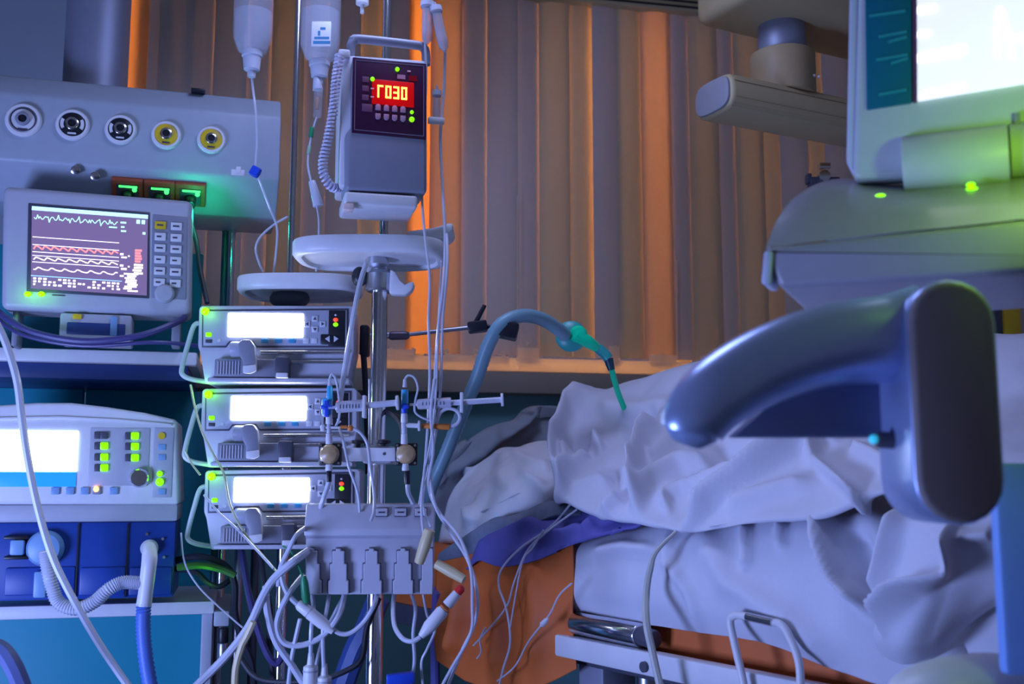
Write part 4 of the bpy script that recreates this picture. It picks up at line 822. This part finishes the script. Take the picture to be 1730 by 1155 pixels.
# ================================================================== BED
BE = (.122, 2.2); BU = (.574, -.819); BV = (.819, .574)
def bd(px, v):
    k = (px - CX) / F; t = (k * (BE[1] + BV[1] * v) - BE[0] - BV[0] * v) / (BU[0] - k * BU[1])
    if t < -.8:
        d0 = BE[1] - BU[1] * .8; v = (k * d0 - BE[0] + BU[0] * .8) / (BV[0] - k * BV[1]); return d0 + BV[1] * v
    return BE[1] + BU[1] * t + BV[1] * v
def patch(name, rows, mat, label, cat, folds=(), nu=90, nv=70, thick=.006, off=1, nz=.004, nsc=9, seed=0, parent=None, dadd=0):
    """cloth from a control net of (px, py, v), v = distance across the bed; folds raise ridges along drawn creases"""
    R_ = np.array([[(p[0], p[1], bd(p[0], p[2]) + dadd) for p in r] for r in rows], float)
    def cr(A, n):
        m = A.shape[0]; t = np.linspace(0, m - 1 - 1e-6, n); i = t.astype(int); u = (t - i).reshape((-1,) + (1,) * (A.ndim - 1))
        p0, p1, p2, p3 = A[np.maximum(i - 1, 0)], A[i], A[np.minimum(i + 1, m - 1)], A[np.minimum(i + 2, m - 1)]
        return .5 * (2 * p1 + (p2 - p0) * u + (2 * p0 - 5 * p1 + 4 * p2 - p3) * u ** 2 + (3 * p1 - p0 - 3 * p2 + p3) * u ** 3)
    G = cr(R_, nv); G = np.swapaxes(cr(np.swapaxes(G, 0, 1), nu), 0, 1)
    px, py, dd = G[..., 0], G[..., 1], G[..., 2]
    cw, fwv, rt, up = [np.array(v) for v in (CAM, FW, RT, UP)]
    W = cw + dd[..., None] * (fwv + ((px - CX) / F)[..., None] * rt + ((CY - py) / F)[..., None] * up)
    N = np.cross(np.gradient(W, axis=1), np.gradient(W, axis=0)); N /= np.linalg.norm(N, axis=-1, keepdims=True) + 1e-9
    sgn = np.sign(np.sum(N * (cw - W), -1).mean()); N *= sgn if sgn else 1
    H = np.zeros(px.shape)
    for pts, amp, wd, shp in folds:
        wd = wd * .85
        best = np.full(px.shape, 1e9); tt = np.zeros(px.shape); n = len(pts) - 1
        for k in range(n):
            a, b = np.array(pts[k], float), np.array(pts[k + 1], float); ab = b - a; L2 = ab @ ab
            t = np.clip(((px - a[0]) * ab[0] + (py - a[1]) * ab[1]) / L2, 0, 1)
            q = np.hypot(px - a[0] - t * ab[0], py - a[1] - t * ab[1]); s = np.sign(ab[0] * (py - a[1]) - ab[1] * (px - a[0]))
            if shp == 2: q = np.where(s > 0, q * 2.4, q)      # steep on one side
            m_ = q < best; best = np.where(m_, q, best); tt = np.where(m_, (k + t) / n, tt)
        tp = np.clip(np.minimum(tt, 1 - tt) * 5 + .25, 0, 1)
        H += 2.6 * amp * tp * (np.exp(-(best / wd) ** 2) if shp != 1 else np.exp(-best / wd))
    for _ in range(1):
        Q = np.pad(H, 1, mode='edge'); H = (Q[1:-1, 1:-1] * 2 + Q[:-2, 1:-1] + Q[2:, 1:-1] + Q[1:-1, :-2] + Q[1:-1, 2:]) / 6
    for i in range(nv):
        for j in range(nu):
            p = Vector(W[i, j]); H[i, j] += nz * (noise.noise(p * nsc + Vector((seed, 0, 0))) + .5 * noise.noise(p * nsc * 2.3) + 1.1 * (.4 - abs(noise.noise(Vector((p.x * 9 + p.y * 3, p.y * 6, p.z * 7 + seed))))))
    W = W + N * H[..., None]
    bm = bmesh.new(); vv = [[bm.verts.new(W[i, j]) for j in range(nu)] for i in range(nv)]
    for i in range(nv - 1):
        for j in range(nu - 1):
            q = (vv[i][j], vv[i][j + 1], vv[i + 1][j + 1], vv[i + 1][j]); bm.faces.new(q if sgn > 0 else q[::-1])
    bm.normal_update(); bm.faces.ensure_lookup_table()
    if bm.faces[0].normal.dot(Vector(N[0, 0])) < 0: bmesh.ops.reverse_faces(bm, faces=bm.faces[:])
    me = bpy.data.meshes.new(name); bm.to_mesh(me); bm.free(); me.polygons.foreach_set('use_smooth', [True] * len(me.polygons)); me.materials.append(mat)
    o = bpy.data.objects.new(name, me); COL.objects.link(o)
    sd = o.modifiers.new('thickness', 'SOLIDIFY'); sd.thickness = thick; sd.offset = -1
    if parent: o.parent = parent
    else: tag(o, label, cat)
    return o
f = Fr(965, 1035, 2.2, -55)
bed = f.root('hospital_bed', 'hospital bed with orange mattress, chrome rail and white frame', 'bed')
zt = f.W(965, 925).z; zb_ = f.W(965, 1040).z
MB().box(-.82, 1.25, .03, .86, zb_ - .09, zt - .03, .02, 3).build('mattress', ORANGE, bed)
a, b = f.W(972, 1052, -.01), f.W(1083, 1073, -.01)
MB().cyl((a.x, -.01, a.z), (b.x, -.01, b.z), .0225, seg=28, b=.004).build('rail_tube', CHROME, bed)
MB().cyl((b.x - .002, -.01, b.z), (b.x + .04, -.01, b.z - .004), .018, seg=22, b=.004).build('rail_end', DARKG, bed)
za_, zb2 = f.W(1000, 1083, -.03).z, f.W(1000, 1122, -.03).z
MB().box(-.02, 1.2, -.03, .0, zb2, za_, .006).build('frame_beam', WHITE, bed)
MB().box(-.8, 1.2, .02, .84, zb2 - .02, za_ - .01, .006).build('frame_deck', DARKG, bed)
c = f.W(1090, 1126, -.03); MB().cyl((c.x, -.036, c.z), (c.x, -.03, c.z), .010, seg=14).build('bolt', DARKG, bed)
for x in (.12, 1.0):
    for y in (.1, .75): MB().cyl((x, y, -f.o.z + .08), (x, y, zb2), .022, seg=16).build('leg', STEEL, bed); MB().cyl((x - .015, y, -f.o.z + .06), (x + .015, y, -f.o.z + .06), .058, seg=20, b=.006).build('caster', BLACKR, bed)
c = f.W(1010, 1140, .05); MB().box(c.x - .04, c.x + .04, .03, .12, zb2 - .25, zb2, .006).build('bracket', MIDG, bed)
q = [f.W(x, y, -.05) for x, y in ((1262, 1240), (1258, 1165), (1244, 1100), (1234, 1052), (1240, 1040), (1256, 1040), (1300, 1050), (1318, 1054), (1332, 1072), (1350, 1120), (1352, 1180), (1350, 1240))]
MB().tube(q, .0065, 12, 6).build('guard_hoop', WHITE, bed)
q = [f.W(x, y, -.052) for x, y in ((1262, 1041), (1306, 1051))]
MB().cyl(q[0], q[1], .0068, seg=12).build('hoop_grip', CHROME, bed)
# sheet over the mattress
cx = (967, 1040, 1120, 1200, 1290, 1380, 1470, 1560, 1650, 1740)
yT = (905, 880, 868, 868, 850, 850, 850, 870, 880, 890); yE = (922, 908, 902, 905, 895, 890, 885, 900, 915, 930)
yM = (960, 945, 945, 955, 965, 980, 1000, 1020, 1040, 1060); yN = (1005, 1005, 1015, 1030, 1045, 1065, 1090, 1115, 1140, 1165); yH = (1033, 1045, 1058, 1070, 1085, 1115, 1150, 1175, 1195, 1215)
rows = [[(x, y - 14, .30) for x, y in zip(cx, yT)], [(x, y, .14) for x, y in zip(cx, yT)], [(x, y, .03) for x, y in zip(cx, yE)], [(x, y, .0) for x, y in zip(cx, yM)], [(x, y, -.012) for x, y in zip(cx, yN)], [(x, y, .005) for x, y in zip(cx, yH)]]
patch('mattress_sheet', rows, LINEN, 'smooth white sheet hanging over the near side of the mattress', 'sheet',
      [([(1385, 870), (1402, 930), (1428, 985), (1480, 1038)], .020, 20, 2), ([(1258, 885), (1262, 960)], .008, 10, 0), ([(1318, 885), (1322, 930)], .008, 9, 0), ([(1180, 900), (1235, 985), (1330, 1040), (1420, 1120)], .008, 26, 0), ([(1130, 905), (1128, 950), (1165, 1000), (1185, 1060)], .005, 10, 0), ([(1000, 935), (1060, 925), (1110, 930)], .006, 12, 0), ([(1440, 880), (1470, 960), (1500, 1030)], -.012, 18, 0)], 150, 90, .005)
# main blanket over the patient
cx = (946, 1010, 1085, 1175, 1280, 1390, 1480, 1570, 1660, 1760)
r1 = (838, 868, 880, 895, 878, 868, 832, 820, 810, 800); r2 = (765, 790, 805, 815, 800, 785, 765, 750, 740, 735); r3 = (705, 720, 725, 725, 712, 700, 690, 685, 680, 675); r4 = (668, 652, 636, 616, 596, 585, 580, 575, 570, 568)
xs2 = (932,) + cx[1:]; xs3 = (950,) + cx[1:]; xs4 = (1000, 1045, 1105) + cx[3:]
rows = [[(x + 4, y - 2, .05) for x, y in zip(cx, r1)], [(x, y, -.01) for x, y in zip(cx, r1)], [(x, y, .09) for x, y in zip(xs2, r2)], [(x, y, .25) for x, y in zip(xs3, r3)], [(x, y, .42) for x, y in zip(xs4, r4)], [(x + 15, y + 12, .60) for x, y in zip(xs4, r4)], [(x + 25, y + 60, .70) for x, y in zip(xs4, r4)]]
patch('blanket', rows, LINEN, 'large rumpled white blanket covering the patient on the bed', 'blanket',
      [([(1010, 662), (960, 695), (936, 750), (938, 800), (946, 832)], .022, 12, 0), ([(948, 830), (985, 775), (1005, 750)], .014, 9, 1), ([(955, 760), (960, 800), (950, 835)], .016, 10, 0), ([(1005, 740), (1010, 758), (1020, 760)], .014, 9, 0),
       ([(960, 740), (985, 755), (1010, 770)], -.012, 14, 0), ([(965, 828), (1010, 812), (1040, 810), (1100, 800)], .010, 7, 1),
       ([(1115, 716), (1088, 745), (1076, 800), (1076, 860)], .026, 12, 2), ([(1095, 770), (1110, 775), (1130, 760), (1150, 735)], .014, 8, 1), ([(1076, 860), (1100, 820), (1150, 790), (1220, 770)], .016, 12, 0), ([(1055, 840), (1050, 815), (1030, 800)], -.014, 14, 0), ([(1020, 868), (1045, 845), (1060, 800)], .012, 10, 0),
       ([(1130, 868), (1125, 845), (1150, 830), (1250, 800), (1330, 770)], .014, 8, 1), ([(1165, 890), (1215, 850), (1290, 800), (1360, 755), (1380, 735)], .022, 12, 2), ([(1370, 780), (1385, 745), (1420, 735)], .014, 10, 0), ([(1375, 785), (1410, 810), (1465, 850)], .016, 10, 2), ([(1190, 780), (1260, 760), (1340, 735)], -.016, 18, 0), ([(1010, 690), (1080, 700), (1150, 690)], .012, 22, 0), ([(1060, 745), (1080, 720), (1115, 700)], -.014, 16, 0),
       ([(1200, 700), (1300, 690), (1400, 700)], .012, 20, 0), ([(1230, 860), (1290, 840), (1380, 815)], .010, 14, 0), ([(1440, 760), (1500, 790), (1540, 800)], .012, 14, 0)], 190, 110, .006, nz=.005)
# hanging corner of the blanket at the near side
rows = [[(1530, 770, .08), (1580, 765, .08), (1640, 760, .08), (1700, 755, .08), (1760, 750, .08)], [(1522, 850, -.02), (1575, 850, -.04), (1630, 850, -.04), (1690, 850, -.03), (1760, 850, -.02)], [(1508, 930, -.05), (1565, 935, -.08), (1620, 930, -.07), (1680, 920, -.05), (1760, 910, -.02)], [(1488, 1010, -.06), (1545, 1020, -.10), (1600, 1010, -.08), (1665, 985, -.05), (1750, 960, -.02)], [(1476, 1070, -.05), (1520, 1085, -.10), (1575, 1075, -.08), (1640, 1030, -.05), (1730, 985, -.02)], [(1490, 1105, -.04), (1530, 1122, -.06), (1580, 1105, -.05), (1640, 1050, -.03), (1725, 995, -.01)]]
patch('blanket_corner', rows, LINEN, 'white blanket corner hanging in a rounded fold beside the cart', 'blanket', [([(1605, 890), (1598, 960), (1545, 995), (1500, 1060)], .022, 12, 2), ([(1530, 860), (1512, 930), (1492, 1010)], .012, 9, 0), ([(1620, 910), (1680, 900)], .010, 10, 0)], 80, 80, .006)
tag(MB().tube([P(1585, 1075, 1.52), P(1600, 1110, 1.50), P(1625, 1170, 1.48)], [.035, .045, .05], 20).build('rolled_sheet', LINEN), 'rolled white sheet end below the hanging blanket corner', 'sheet')
tag(MB().tube([P(1675, 1000, 1.52), P(1668, 1040, 1.5), P(1662, 1080, 1.5), P(1668, 1130, 1.5)], [.02, .038, .036, .02], 20).build('brown_bundle', BROWN), 'brown rolled cloth tucked between bed and cart', 'cloth')
# pillow, back cover, towel, pad, drape
rows = [[(795, 790, .42), (850, 762, .42), (905, 748, .42), (965, 742, .42)], [(768, 825, .30), (830, 795, .27), (900, 780, .27), (965, 775, .30)], [(750, 870, .18), (820, 845, .12), (890, 825, .12), (962, 815, .18)], [(738, 915, .15), (800, 898, .08), (870, 868, .08), (950, 842, .14)], [(742, 930, .20), (805, 912, .16), (880, 880, .16), (955, 855, .2)]]
patch('pillow', rows, PILLOWM, 'plump white pillow at the head of the bed', 'pillow', [([(870, 770), (900, 790), (935, 800)], .010, 14, 0), ([(880, 800), (910, 825), (925, 838), (950, 835)], .012, 10, 1), ([(795, 860), (800, 885)], .010, 12, 0), ([(840, 760), (860, 790), (845, 830)], .008, 22, 0)], 70, 60, .05, nz=.008)
rows = [[(725, 830, .60), (775, 790, .62), (830, 755, .65), (880, 735, .68), (915, 715, .7), (960, 710, .7), (1030, 700, .7)], [(732, 800, .66), (785, 748, .70), (838, 718, .72), (878, 708, .74), (904, 686, .76), (952, 690, .76), (1020, 690, .76)], [(740, 820, .76), (795, 760, .80), (845, 735, .82), (885, 725, .84), (915, 705, .84), (960, 705, .84), (1025, 700, .84)]]
rows = [[(755, 880, .40), (800, 830, .42), (850, 790, .45), (890, 770, .48), (920, 760, .5), (965, 755, .5), (1030, 745, .5)]] + rows
patch('back_cover', rows, GREYCL, 'grey cover bunched behind the pillow', 'cover', [([(905, 684), (880, 715), (830, 745), (780, 790)], .016, 12, 0), ([(840, 720), (800, 755), (760, 800)], .012, 10, 0)], 80, 50, .012, nz=.006, dadd=.07)
rows = [[(728, 950, .10), (795, 908, .06), (860, 874, .06), (935, 845, .06), (1000, 850, .10)], [(735, 962, .04), (803, 920, .03), (868, 884, .03), (940, 854, .03), (1002, 864, .06)], [(748, 975, .03), (815, 938, .02), (880, 898, .02), (948, 868, .02), (1005, 878, .04)]]
patch('towel', rows, TOWELM, 'slate grey towel rolled along the pillow lower edge', 'towel', [([(735, 958), (805, 912), (870, 875)], .010, 8, 0)], 60, 24, .02)
rows = [[(730, 985, .06), (800, 935, .05), (870, 895, .05), (945, 858, .05), (1010, 855, .06), (1080, 870, .08)], [(735, 1000, .01), (800, 942, .01), (865, 915, .01), (935, 890, .01), (1010, 880, .02), (1085, 876, .04)], [(738, 1020, -.01), (800, 948, -.012), (855, 945, -.015), (925, 925, -.015), (1000, 903, -.01), (1085, 882, .01)], [(740, 1035, -.012), (795, 952, -.02), (850, 957, -.02), (905, 946, -.02), (968, 920, -.015), (1075, 888, 0)]]
patch('bed_pad', rows, PURPLE, 'purple blue pad spread under the pillow over the orange drape', 'pad', [([(805, 940), (860, 905), (920, 880)], .010, 10, 0), ([(990, 905), (1010, 885), (1050, 872)], .010, 9, 2), ([(930, 895), (960, 905), (990, 890)], .008, 9, 0), ([(860, 945), (910, 915), (960, 905)], .006, 9, 0)], 90, 40, .006)
rows = [[(738, 950, .02), (800, 935, .01), (860, 915, .01), (920, 900, .01), (968, 905, .01)], [(736, 1010, -.02), (800, 1000, -.02), (860, 990, -.02), (920, 985, -.02), (968, 980, -.01)], [(734, 1070, -.03), (800, 1075, -.03), (860, 1070, -.03), (920, 1060, -.03), (966, 1050, -.02)], [(738, 1115, -.03), (790, 1150, -.03), (860, 1165, -.03), (915, 1158, -.03), (972, 1130, -.02)]]
patch('orange_drape', rows, ORANGE, 'orange waterproof drape hanging at the bed head beside the cables', 'drape', [([(795, 960), (785, 1040), (770, 1110)], .018, 14, 0), ([(845, 980), (850, 1050), (840, 1140)], .010, 14, 0), ([(900, 950), (910, 1040), (905, 1120)], .008, 16, 0)], 70, 60, .003)
tag(MB().tube([P(738, 1000, 2.60), P(735, 1080, 2.62), P(736, 1190, 2.62)], .012, 10).build('purple_strap', PURPLE), 'purple strap hanging along the left edge of the orange drape', 'strap')
d = 2.08
def dl(px, v=-.06): return bd(px, v)
def wire(pts, r, m, lab): cable([(x, y, dl(x, v)) for x, y, v in pts], r, m, lab, 'tube', 'tubing')
wire([(965, 850, .0), (930, 890, -.02), (880, 925, -.05), (848, 960, -.07), (843, 990, -.07), (856, 1030, -.07), (862, 1085, -.07), (850, 1130, -.07), (838, 1180, -.07)], 2, CLEAR, 'clear line draped over the purple pad and down the orange drape')
wire([(975, 860, .0), (915, 905, -.04), (888, 935, -.05), (868, 985, -.07), (858, 1020, -.07), (835, 1052, -.07), (800, 1090, -.07)], 1.8, CLEAR, 'clear line crossing the middle of the orange drape to its left edge')
wire([(918, 895, -.04), (900, 925, -.05), (884, 945, -.06), (872, 1000, -.07), (862, 1060, -.07)], 1.6, CLEAR, 'short clear line over the purple pad hem')
wire([(820, 1060, -.07), (811, 1080, -.07), (813, 1100, -.07), (806, 1112, -.07)], 1.8, CLEAR, 'small forked clear line on the orange drape')
wire([(966, 985, -.06), (945, 1005, -.07), (930, 1035, -.07), (915, 1055, -.07), (892, 1085, -.07), (870, 1125, -.07), (840, 1150, -.07)], 1.6, CLEAR, 'clear line with a white joint on the right of the orange drape')
tag(MB().lathe(P(924, 1046, dl(924, -.075)), P(909, 1062, dl(909, -.075)) - P(924, 1046, dl(924, -.075)), [(.002, -.004), (.005, .004), (.006, .020), (.002, .028)], 12).build('line_joint', WHITE), 'small white line joint on the orange drape', 'connector')
cable([(1150, 890, dl(1150, .0)), (1110, 930, dl(1110, -.05)), (1099, 958, dl(1099, -.06)), (1092, 1000, dl(1092, -.06)), (1092, 1050, dl(1092, -.09)), (1102, 1100, dl(1102, -.09)), (1120, 1180, dl(1120, -.09))], [2.5, 4, 6, 6.5, 6.5, 6.5, 6.5], M('cream_catheter', (.52, .53, .48), .35), 'cream drain tube hanging over the white sheet and bed rail', 'tube', 'drain_tube')

# ================================================================== CART WITH DISPLAY (right foreground)
f = Fr(1600, 380, 1.12, -24)
g = f.root('display_cart', 'grey medical cart with tilted lit display and large curved handle in the right foreground', 'cart')
xa = f.W(1296, 450).x; xb = f.W(1900, 430).x
z = lambda py, y=0, px=1600: f.W(px, py, y).z
MB().prism(f.poly([(1291, 424), (1296, 416), (1420, 402), (1640, 380), (1900, 350), (1900, 445), (1640, 468), (1316, 486)]), 0, .26, .008, 3).build('console', CARTG, g)
def net(rows, n=8):
    G = [crom([Vector(p) for p in r], [1] * len(r), n)[0] for r in rows]; G = list(zip(*G)); G = [crom(list(c_), [1] * len(c_), n)[0] for c_ in G]
    m2 = MB(); vv = [[m2.bm.verts.new(p) for p in r] for r in G]
    for a_, b_ in zip(vv, vv[1:]):
        for k in range(len(a_) - 1): m2.bm.faces.new((a_[k], a_[k + 1], b_[k + 1], b_[k]))
    return m2
ct = net([[f.W(x, y, .004) for x, y in ((1293, 421), (1345, 412), (1420, 403), (1520, 392), (1640, 380), (1760, 366), (1900, 350))],
     [f.W(x, y, .05) for x, y in ((1316, 366), (1362, 355), (1440, 350), (1530, 345), (1640, 335), (1760, 325), (1900, 312))],
     [f.W(x, y, .12) for x, y in ((1352, 326), (1388, 313), (1450, 312), (1540, 314), (1640, 305), (1760, 296), (1900, 285))],
     [f.W(x, y, .22) for x, y in ((1392, 318), (1420, 312), (1470, 312), (1550, 314), (1640, 306), (1760, 297), (1900, 287))],
     [f.W(x, y, .25) for x, y in ((1400, 420), (1425, 420), (1475, 420), (1555, 410), (1640, 400), (1760, 390), (1900, 380))]]).build('console_top', M('console_gloss', (.34, .33, .38), .22), g, 60)
c = f.W(1297, 452, -.004); MB().box(c.x - .006, c.x + .004, -.004, .05, f.W(1300, 480).z, f.W(1300, 424).z, .003, rot=Matrix.Rotation(.12, 3, 'Y')).build('console_corner', M('pale_edge', (.55, .58, .75), .35), g)
tiltq = math.radians(8)
bez = f.poly([(1452, -120), (1900, -170), (1900, 240), (1700, 262), (1530, 300), (1440, 303)], .10)
b_ = MB().prism(bez, .10, .135, .008, 3).build('display_housing', BEZEL, g)
MB().prism(f.poly([(1440, -120), (1456, -120), (1446, 300), (1432, 280)], .12), .105, .16, .004).build('display_edge', M('pale_edge', (.55, .58, .75), .35), g)
MB().prism(f.poly([(1460, -100), (1540, -110), (1541, 174), (1464, 186)], .098), .096, .11, .002).build('side_strip', M('teal_strip', (.0, .13, .22), .4), b_)
for y0, xs, xe in ((22, 1468, 1530), (57, 1484, 1532), (66, 1500, 1532), (96, 1480, 1534), (102, 1505, 1534), (155, 1484, 1532)):
    MB().prism(f.poly([(xs, y0 + 3), (xe, y0 - 6), (xe, y0 - 2), (xs, y0 + 7)], .095), .0945, .097).build('strip_print', M('strip_text', (.02, .30, .38), .5), b_)
MB().prism(f.poly([(1541, -110), (1549, -112), (1550, 172), (1543, 174)], .097), .0945, .1, .001).build('screen_gap', M('plum_gap', (.10, .04, .10), .4), b_)
sc_ = MB().prism(f.poly([(1549, -112), (1900, -150), (1900, 112), (1550, 170)], .096), .094, .1).build('screen', M('cart_screen', (.9, .9, 1), .3, emit=(.86, .80, .98), es=.69), b_)
for pts in ([(1550, 12), (1582, 8), (1582, 18), (1550, 22)], [(1550, 54), (1572, 52), (1572, 60), (1550, 62)], [(1550, 92), (1630, 76), (1630, 90), (1550, 104)], [(1556, 156), (1630, 142), (1630, 152), (1556, 164)], [(1712, 60), (1760, 58), (1760, 63), (1712, 66)]):
    MB().prism(f.poly(pts, .093), .0925, .095).build('screen_line', M('bright_line', (1, 1, 1), .3, emit=(1, 1, 1), es=1.6), sc_)
m2 = MB()
for a_ in ([(1686, 95), (1684, 40), (1690, 12), (1698, 30)], [(1698, 30), (1704, 60), (1710, 98)]):
    pp = [f.W(*p, .0935) for p in a_]; m2.tube(pp, .0016, 6)
m2.build('screen_trace', M('cyan_trace', (.8, 1, 1), .3, emit=(.80, 1, 1), es=1.3), sc_)
hx0, hx1 = f.W(1524, 260, .09).x, f.W(1703, 240, .09).x
MB().cyl((hx0, .105, z(265, .09, 1610)), (hx1, .105, z(265, .09, 1610)), .034, seg=32, b=.002).build('hinge_barrel', BEZEL, g)
MB().cyl((hx1 + .002, .115, z(256, .09, 1610)), (hx1 + .2, .115, z(256, .09, 1610)), .032, seg=32, b=.002).build('hinge_barrel', BEZEL, g)
m2 = MB(); f.box(m2, 1712, 190, 1724, 212, .094, .1, .001); m2.build('printed_mark', MIDG, b_)
for px, py, r in ((1487, 333, .0050), (1640, 312, .0035), (1642, 321, .0050)):
    h = f.W(px, py, .078)
    MB().sph(h, r, (1.4, 1, .8), 12).build('indicator', LEDG, g)
# mast, bracket and curved handle
f3 = Fr(1617, 680, .96, 0)
toL = lambda o: (setattr(o, 'parent', g), setattr(o, 'matrix_parent_inverse', g_inv))
def wpart(mb, name, mat, fr=f3):
    o = mb.build(name, mat, g); o.matrix_local = f.i @ fr.m; return o
def stadium(pl, pr, pt, pb, y, n=10):
    a, b = f3.W((pl + pr) / 2, pt, y), f3.W((pl + pr) / 2, pb, y); x0, x1 = f3.W(pl, 680, y).x, f3.W(pr, 680, y).x; r = (x1 - x0) / 2; cx_ = (x0 + x1) / 2
    P_ = [(cx_ + r * math.cos(t), a.z - r + r * math.sin(t)) for t in [math.pi * k / n for k in range(n + 1)]]
    return P_ + [(cx_ + r * math.cos(t), b.z + r + r * math.sin(t)) for t in [math.pi + math.pi * k / n for k in range(n + 1)]]
wpart(MB().prism(stadium(1546, 1690, 474, 884, 0), 0, .012, .005, 3), 'end_pad', CARTD)
wpart(MB().prism(stadium(1540, 1694, 470, 888, .008), .008, .105, .008, 3), 'bracket', CARTM)
h = [(1560, 560, 1.03), (1500, 572, 1.03), (1420, 580, 1.02), (1340, 600, 1.01), (1265, 632, 1.0), (1205, 672, .99), (1172, 712, .985), (1165, 730, .985)]
T_ = [f3.i @ P(*p) for p in h]; end = T_[-1] + (T_[-1] - T_[-2]).normalized() * .012
wpart(MB().tube(T_ + [end], [.046, .043, .040, .038, .036, .034, .031, .026, .012], 28, 8), 'curved_handle', CARTM)
wpart(MB().prism(f3.poly([(1236, 738), (1290, 690), (1360, 645), (1450, 615), (1530, 600), (1530, 738)], .09), .09, .12, .004), 'handle_web', M('dark_web', (.10, .12, .22), .45))
c = f3.W(1480, 742, .06); wpart(MB().cyl((c.x, .06, c.z), (c.x + .03, .06, c.z - .002), .008, seg=14, b=.002), 'lock_button', DARKG); wpart(MB().sph((c.x - .003, .058, c.z), .0045, seg=12), 'lock_light', M('cyan_led', (.1, .7, 1), .3, emit=(.02, .40, .55), es=.8))
mm = MB(); mm.box(.28, .36, .14, .24, -f3.o.z + .15, f3.W(1617, 470, .1).z - .02, .01); wpart(mm, 'mast', CARTG)
mm = MB(); f3.box(mm, 1690, 782, 1960, 1142, .13, .15, .006); wpart(mm, 'side_cabinet', M('cabinet_pale_blue', (.22, .40, .85), .4))
mm = MB(); mm.box(-.12, .30, .02, .40, -f3.o.z + .08, -f3.o.z + .15, .01); wpart(mm, 'cart_base', CARTG)
for x, y in ((-.08, .06), (-.08, .36), (.26, .06), (.26, .36)): wpart(MB().cyl((x - .012, y, -f3.o.z + .045), (x + .012, y, -f3.o.z + .045), .045, seg=20, b=.005), 'caster', BLACKR)
tag(MB().sph((0, 0, 0), .075, (1.5, .8, .55), 24).build('white_cover', WHITE), 'rounded white cover cut by the bottom edge below the cart', 'cover').location = P(1665, 1172, 1.12)
f = Fr(1705, 540, 2.8, 10); g = f.root('yellow_box', 'yellow box with a red lid behind the cart', 'box')
m2 = MB(); f.box(m2, 1672, 508, 1726, 590, 0, .08, .004); m2.build('body', YEL, g)
m2 = MB(); f.box(m2, 1668, 492, 1727, 509, -.004, .084, .004); m2.build('lid', REDP, g)
m2 = MB(); f.box(m2, 1676, 520, 1694, 565, -.003, .002, .001); m2.build('dark_window', DARKG, g)
c = f.W(1695, 581); MB().sph((c.x, -.006, c.z), .006, seg=12).build('indicator', LEDG, g)
m2 = MB(); f.box(m2, 1660, 590, 1800, 604, -.03, .3, .004); m2.build('support_ledge', GREYP, g)
MB().cyl((.1, .13, -f.o.z), (.1, .13, f.W(1705, 600).z), .03, seg=18).build('post', STEEL, g)
f = Fr(1403, 500, 2.95, 0); g = f.root('side_pole', 'thin chrome pole with a clamp top behind the cart', 'pole')
MB().cyl((0, 0, -f.o.z), (0, 0, f.W(1403, 300).z), .0145, seg=18).build('pole', CHROME, g)
MB().cyl((0, 0, -f.o.z), (0, 0, -f.o.z + .015), .12, seg=28, b=.004).build('foot_plate', DARKG, g)
m2 = MB(); f.box(m2, 1370, 298, 1420, 312, -.02, .02, .004); f.box(m2, 1364, 292, 1372, 308, -.014, .014, .003); m2.build('clamp', DARKG, g)
m2 = MB(); f.disc(m2, 1394, 296, 10, -.03, .03, 16, .002); f.box(m2, 1385, 274, 1404, 284, -.012, .012, .003); m2.build('clamp_screw', CHROME, g)

# ================================================================== CEILING BOOM
f = Fr(1290, 170, 2.6, 27)
g = f.root('ceiling_boom', 'cream jointed ceiling boom arm at the upper right', 'boom arm')
z = lambda py, y=0, px=1300: f.W(px, py, y).z
x0 = f.W(1238, 160).x
prof = []
for t in np.linspace(0, 2 * math.pi, 24, endpoint=False):
    c_, s_ = math.cos(t), math.sin(t); prof.append((.075 + .075 * math.copysign(abs(c_) ** .6, c_), z(160) + .048 * math.copysign(abs(s_) ** .6, s_)))
MB().prism(prof, x0, x0 + 1.0, .012, 3, ax='x').build('lower_arm', BOOM, g)
MB().prism([(.075 + (a - .075) * .88, z(160) + (b - z(160)) * .85) for a, b in prof], x0 - .006, x0 + .01, .003, ax='x').build('end_cap', M('boom_end_grey', (.28, .28, .31), .5), g)
c = f.W(1322, 110, .075); zz = z(160) + .045
MB().cyl((c.x, .075, zz - .01), (c.x, .075, zz + .105), .082, seg=36, b=.006).build('joint_drum', M('boom_ochre', (.40, .30, .16), .5), g)
MB().cyl((c.x, .075, zz + .10), (c.x, .075, zz + .185), .060, seg=36, b=.004).build('joint_neck', M('column_steel', (.30, .32, .42), .50, .5), g)
MB().box(c.x - .20, c.x + .9, -.03, .18, zz + .18, zz + .33, .03, 3, Matrix.Rotation(-.0, 3, 'Y')).build('upper_arm', BOOM, g)
for dx in (0, .016):
    MB().sph((c.x + .035 + dx, .0, zz + .03), .004, seg=8).build('screw', WHITE, g)
MB().cyl((c.x + .5, .075, zz + .32), (c.x + .5, .075, zz + 1.2), .07, seg=28).build('drop_tube', BOOM, g)
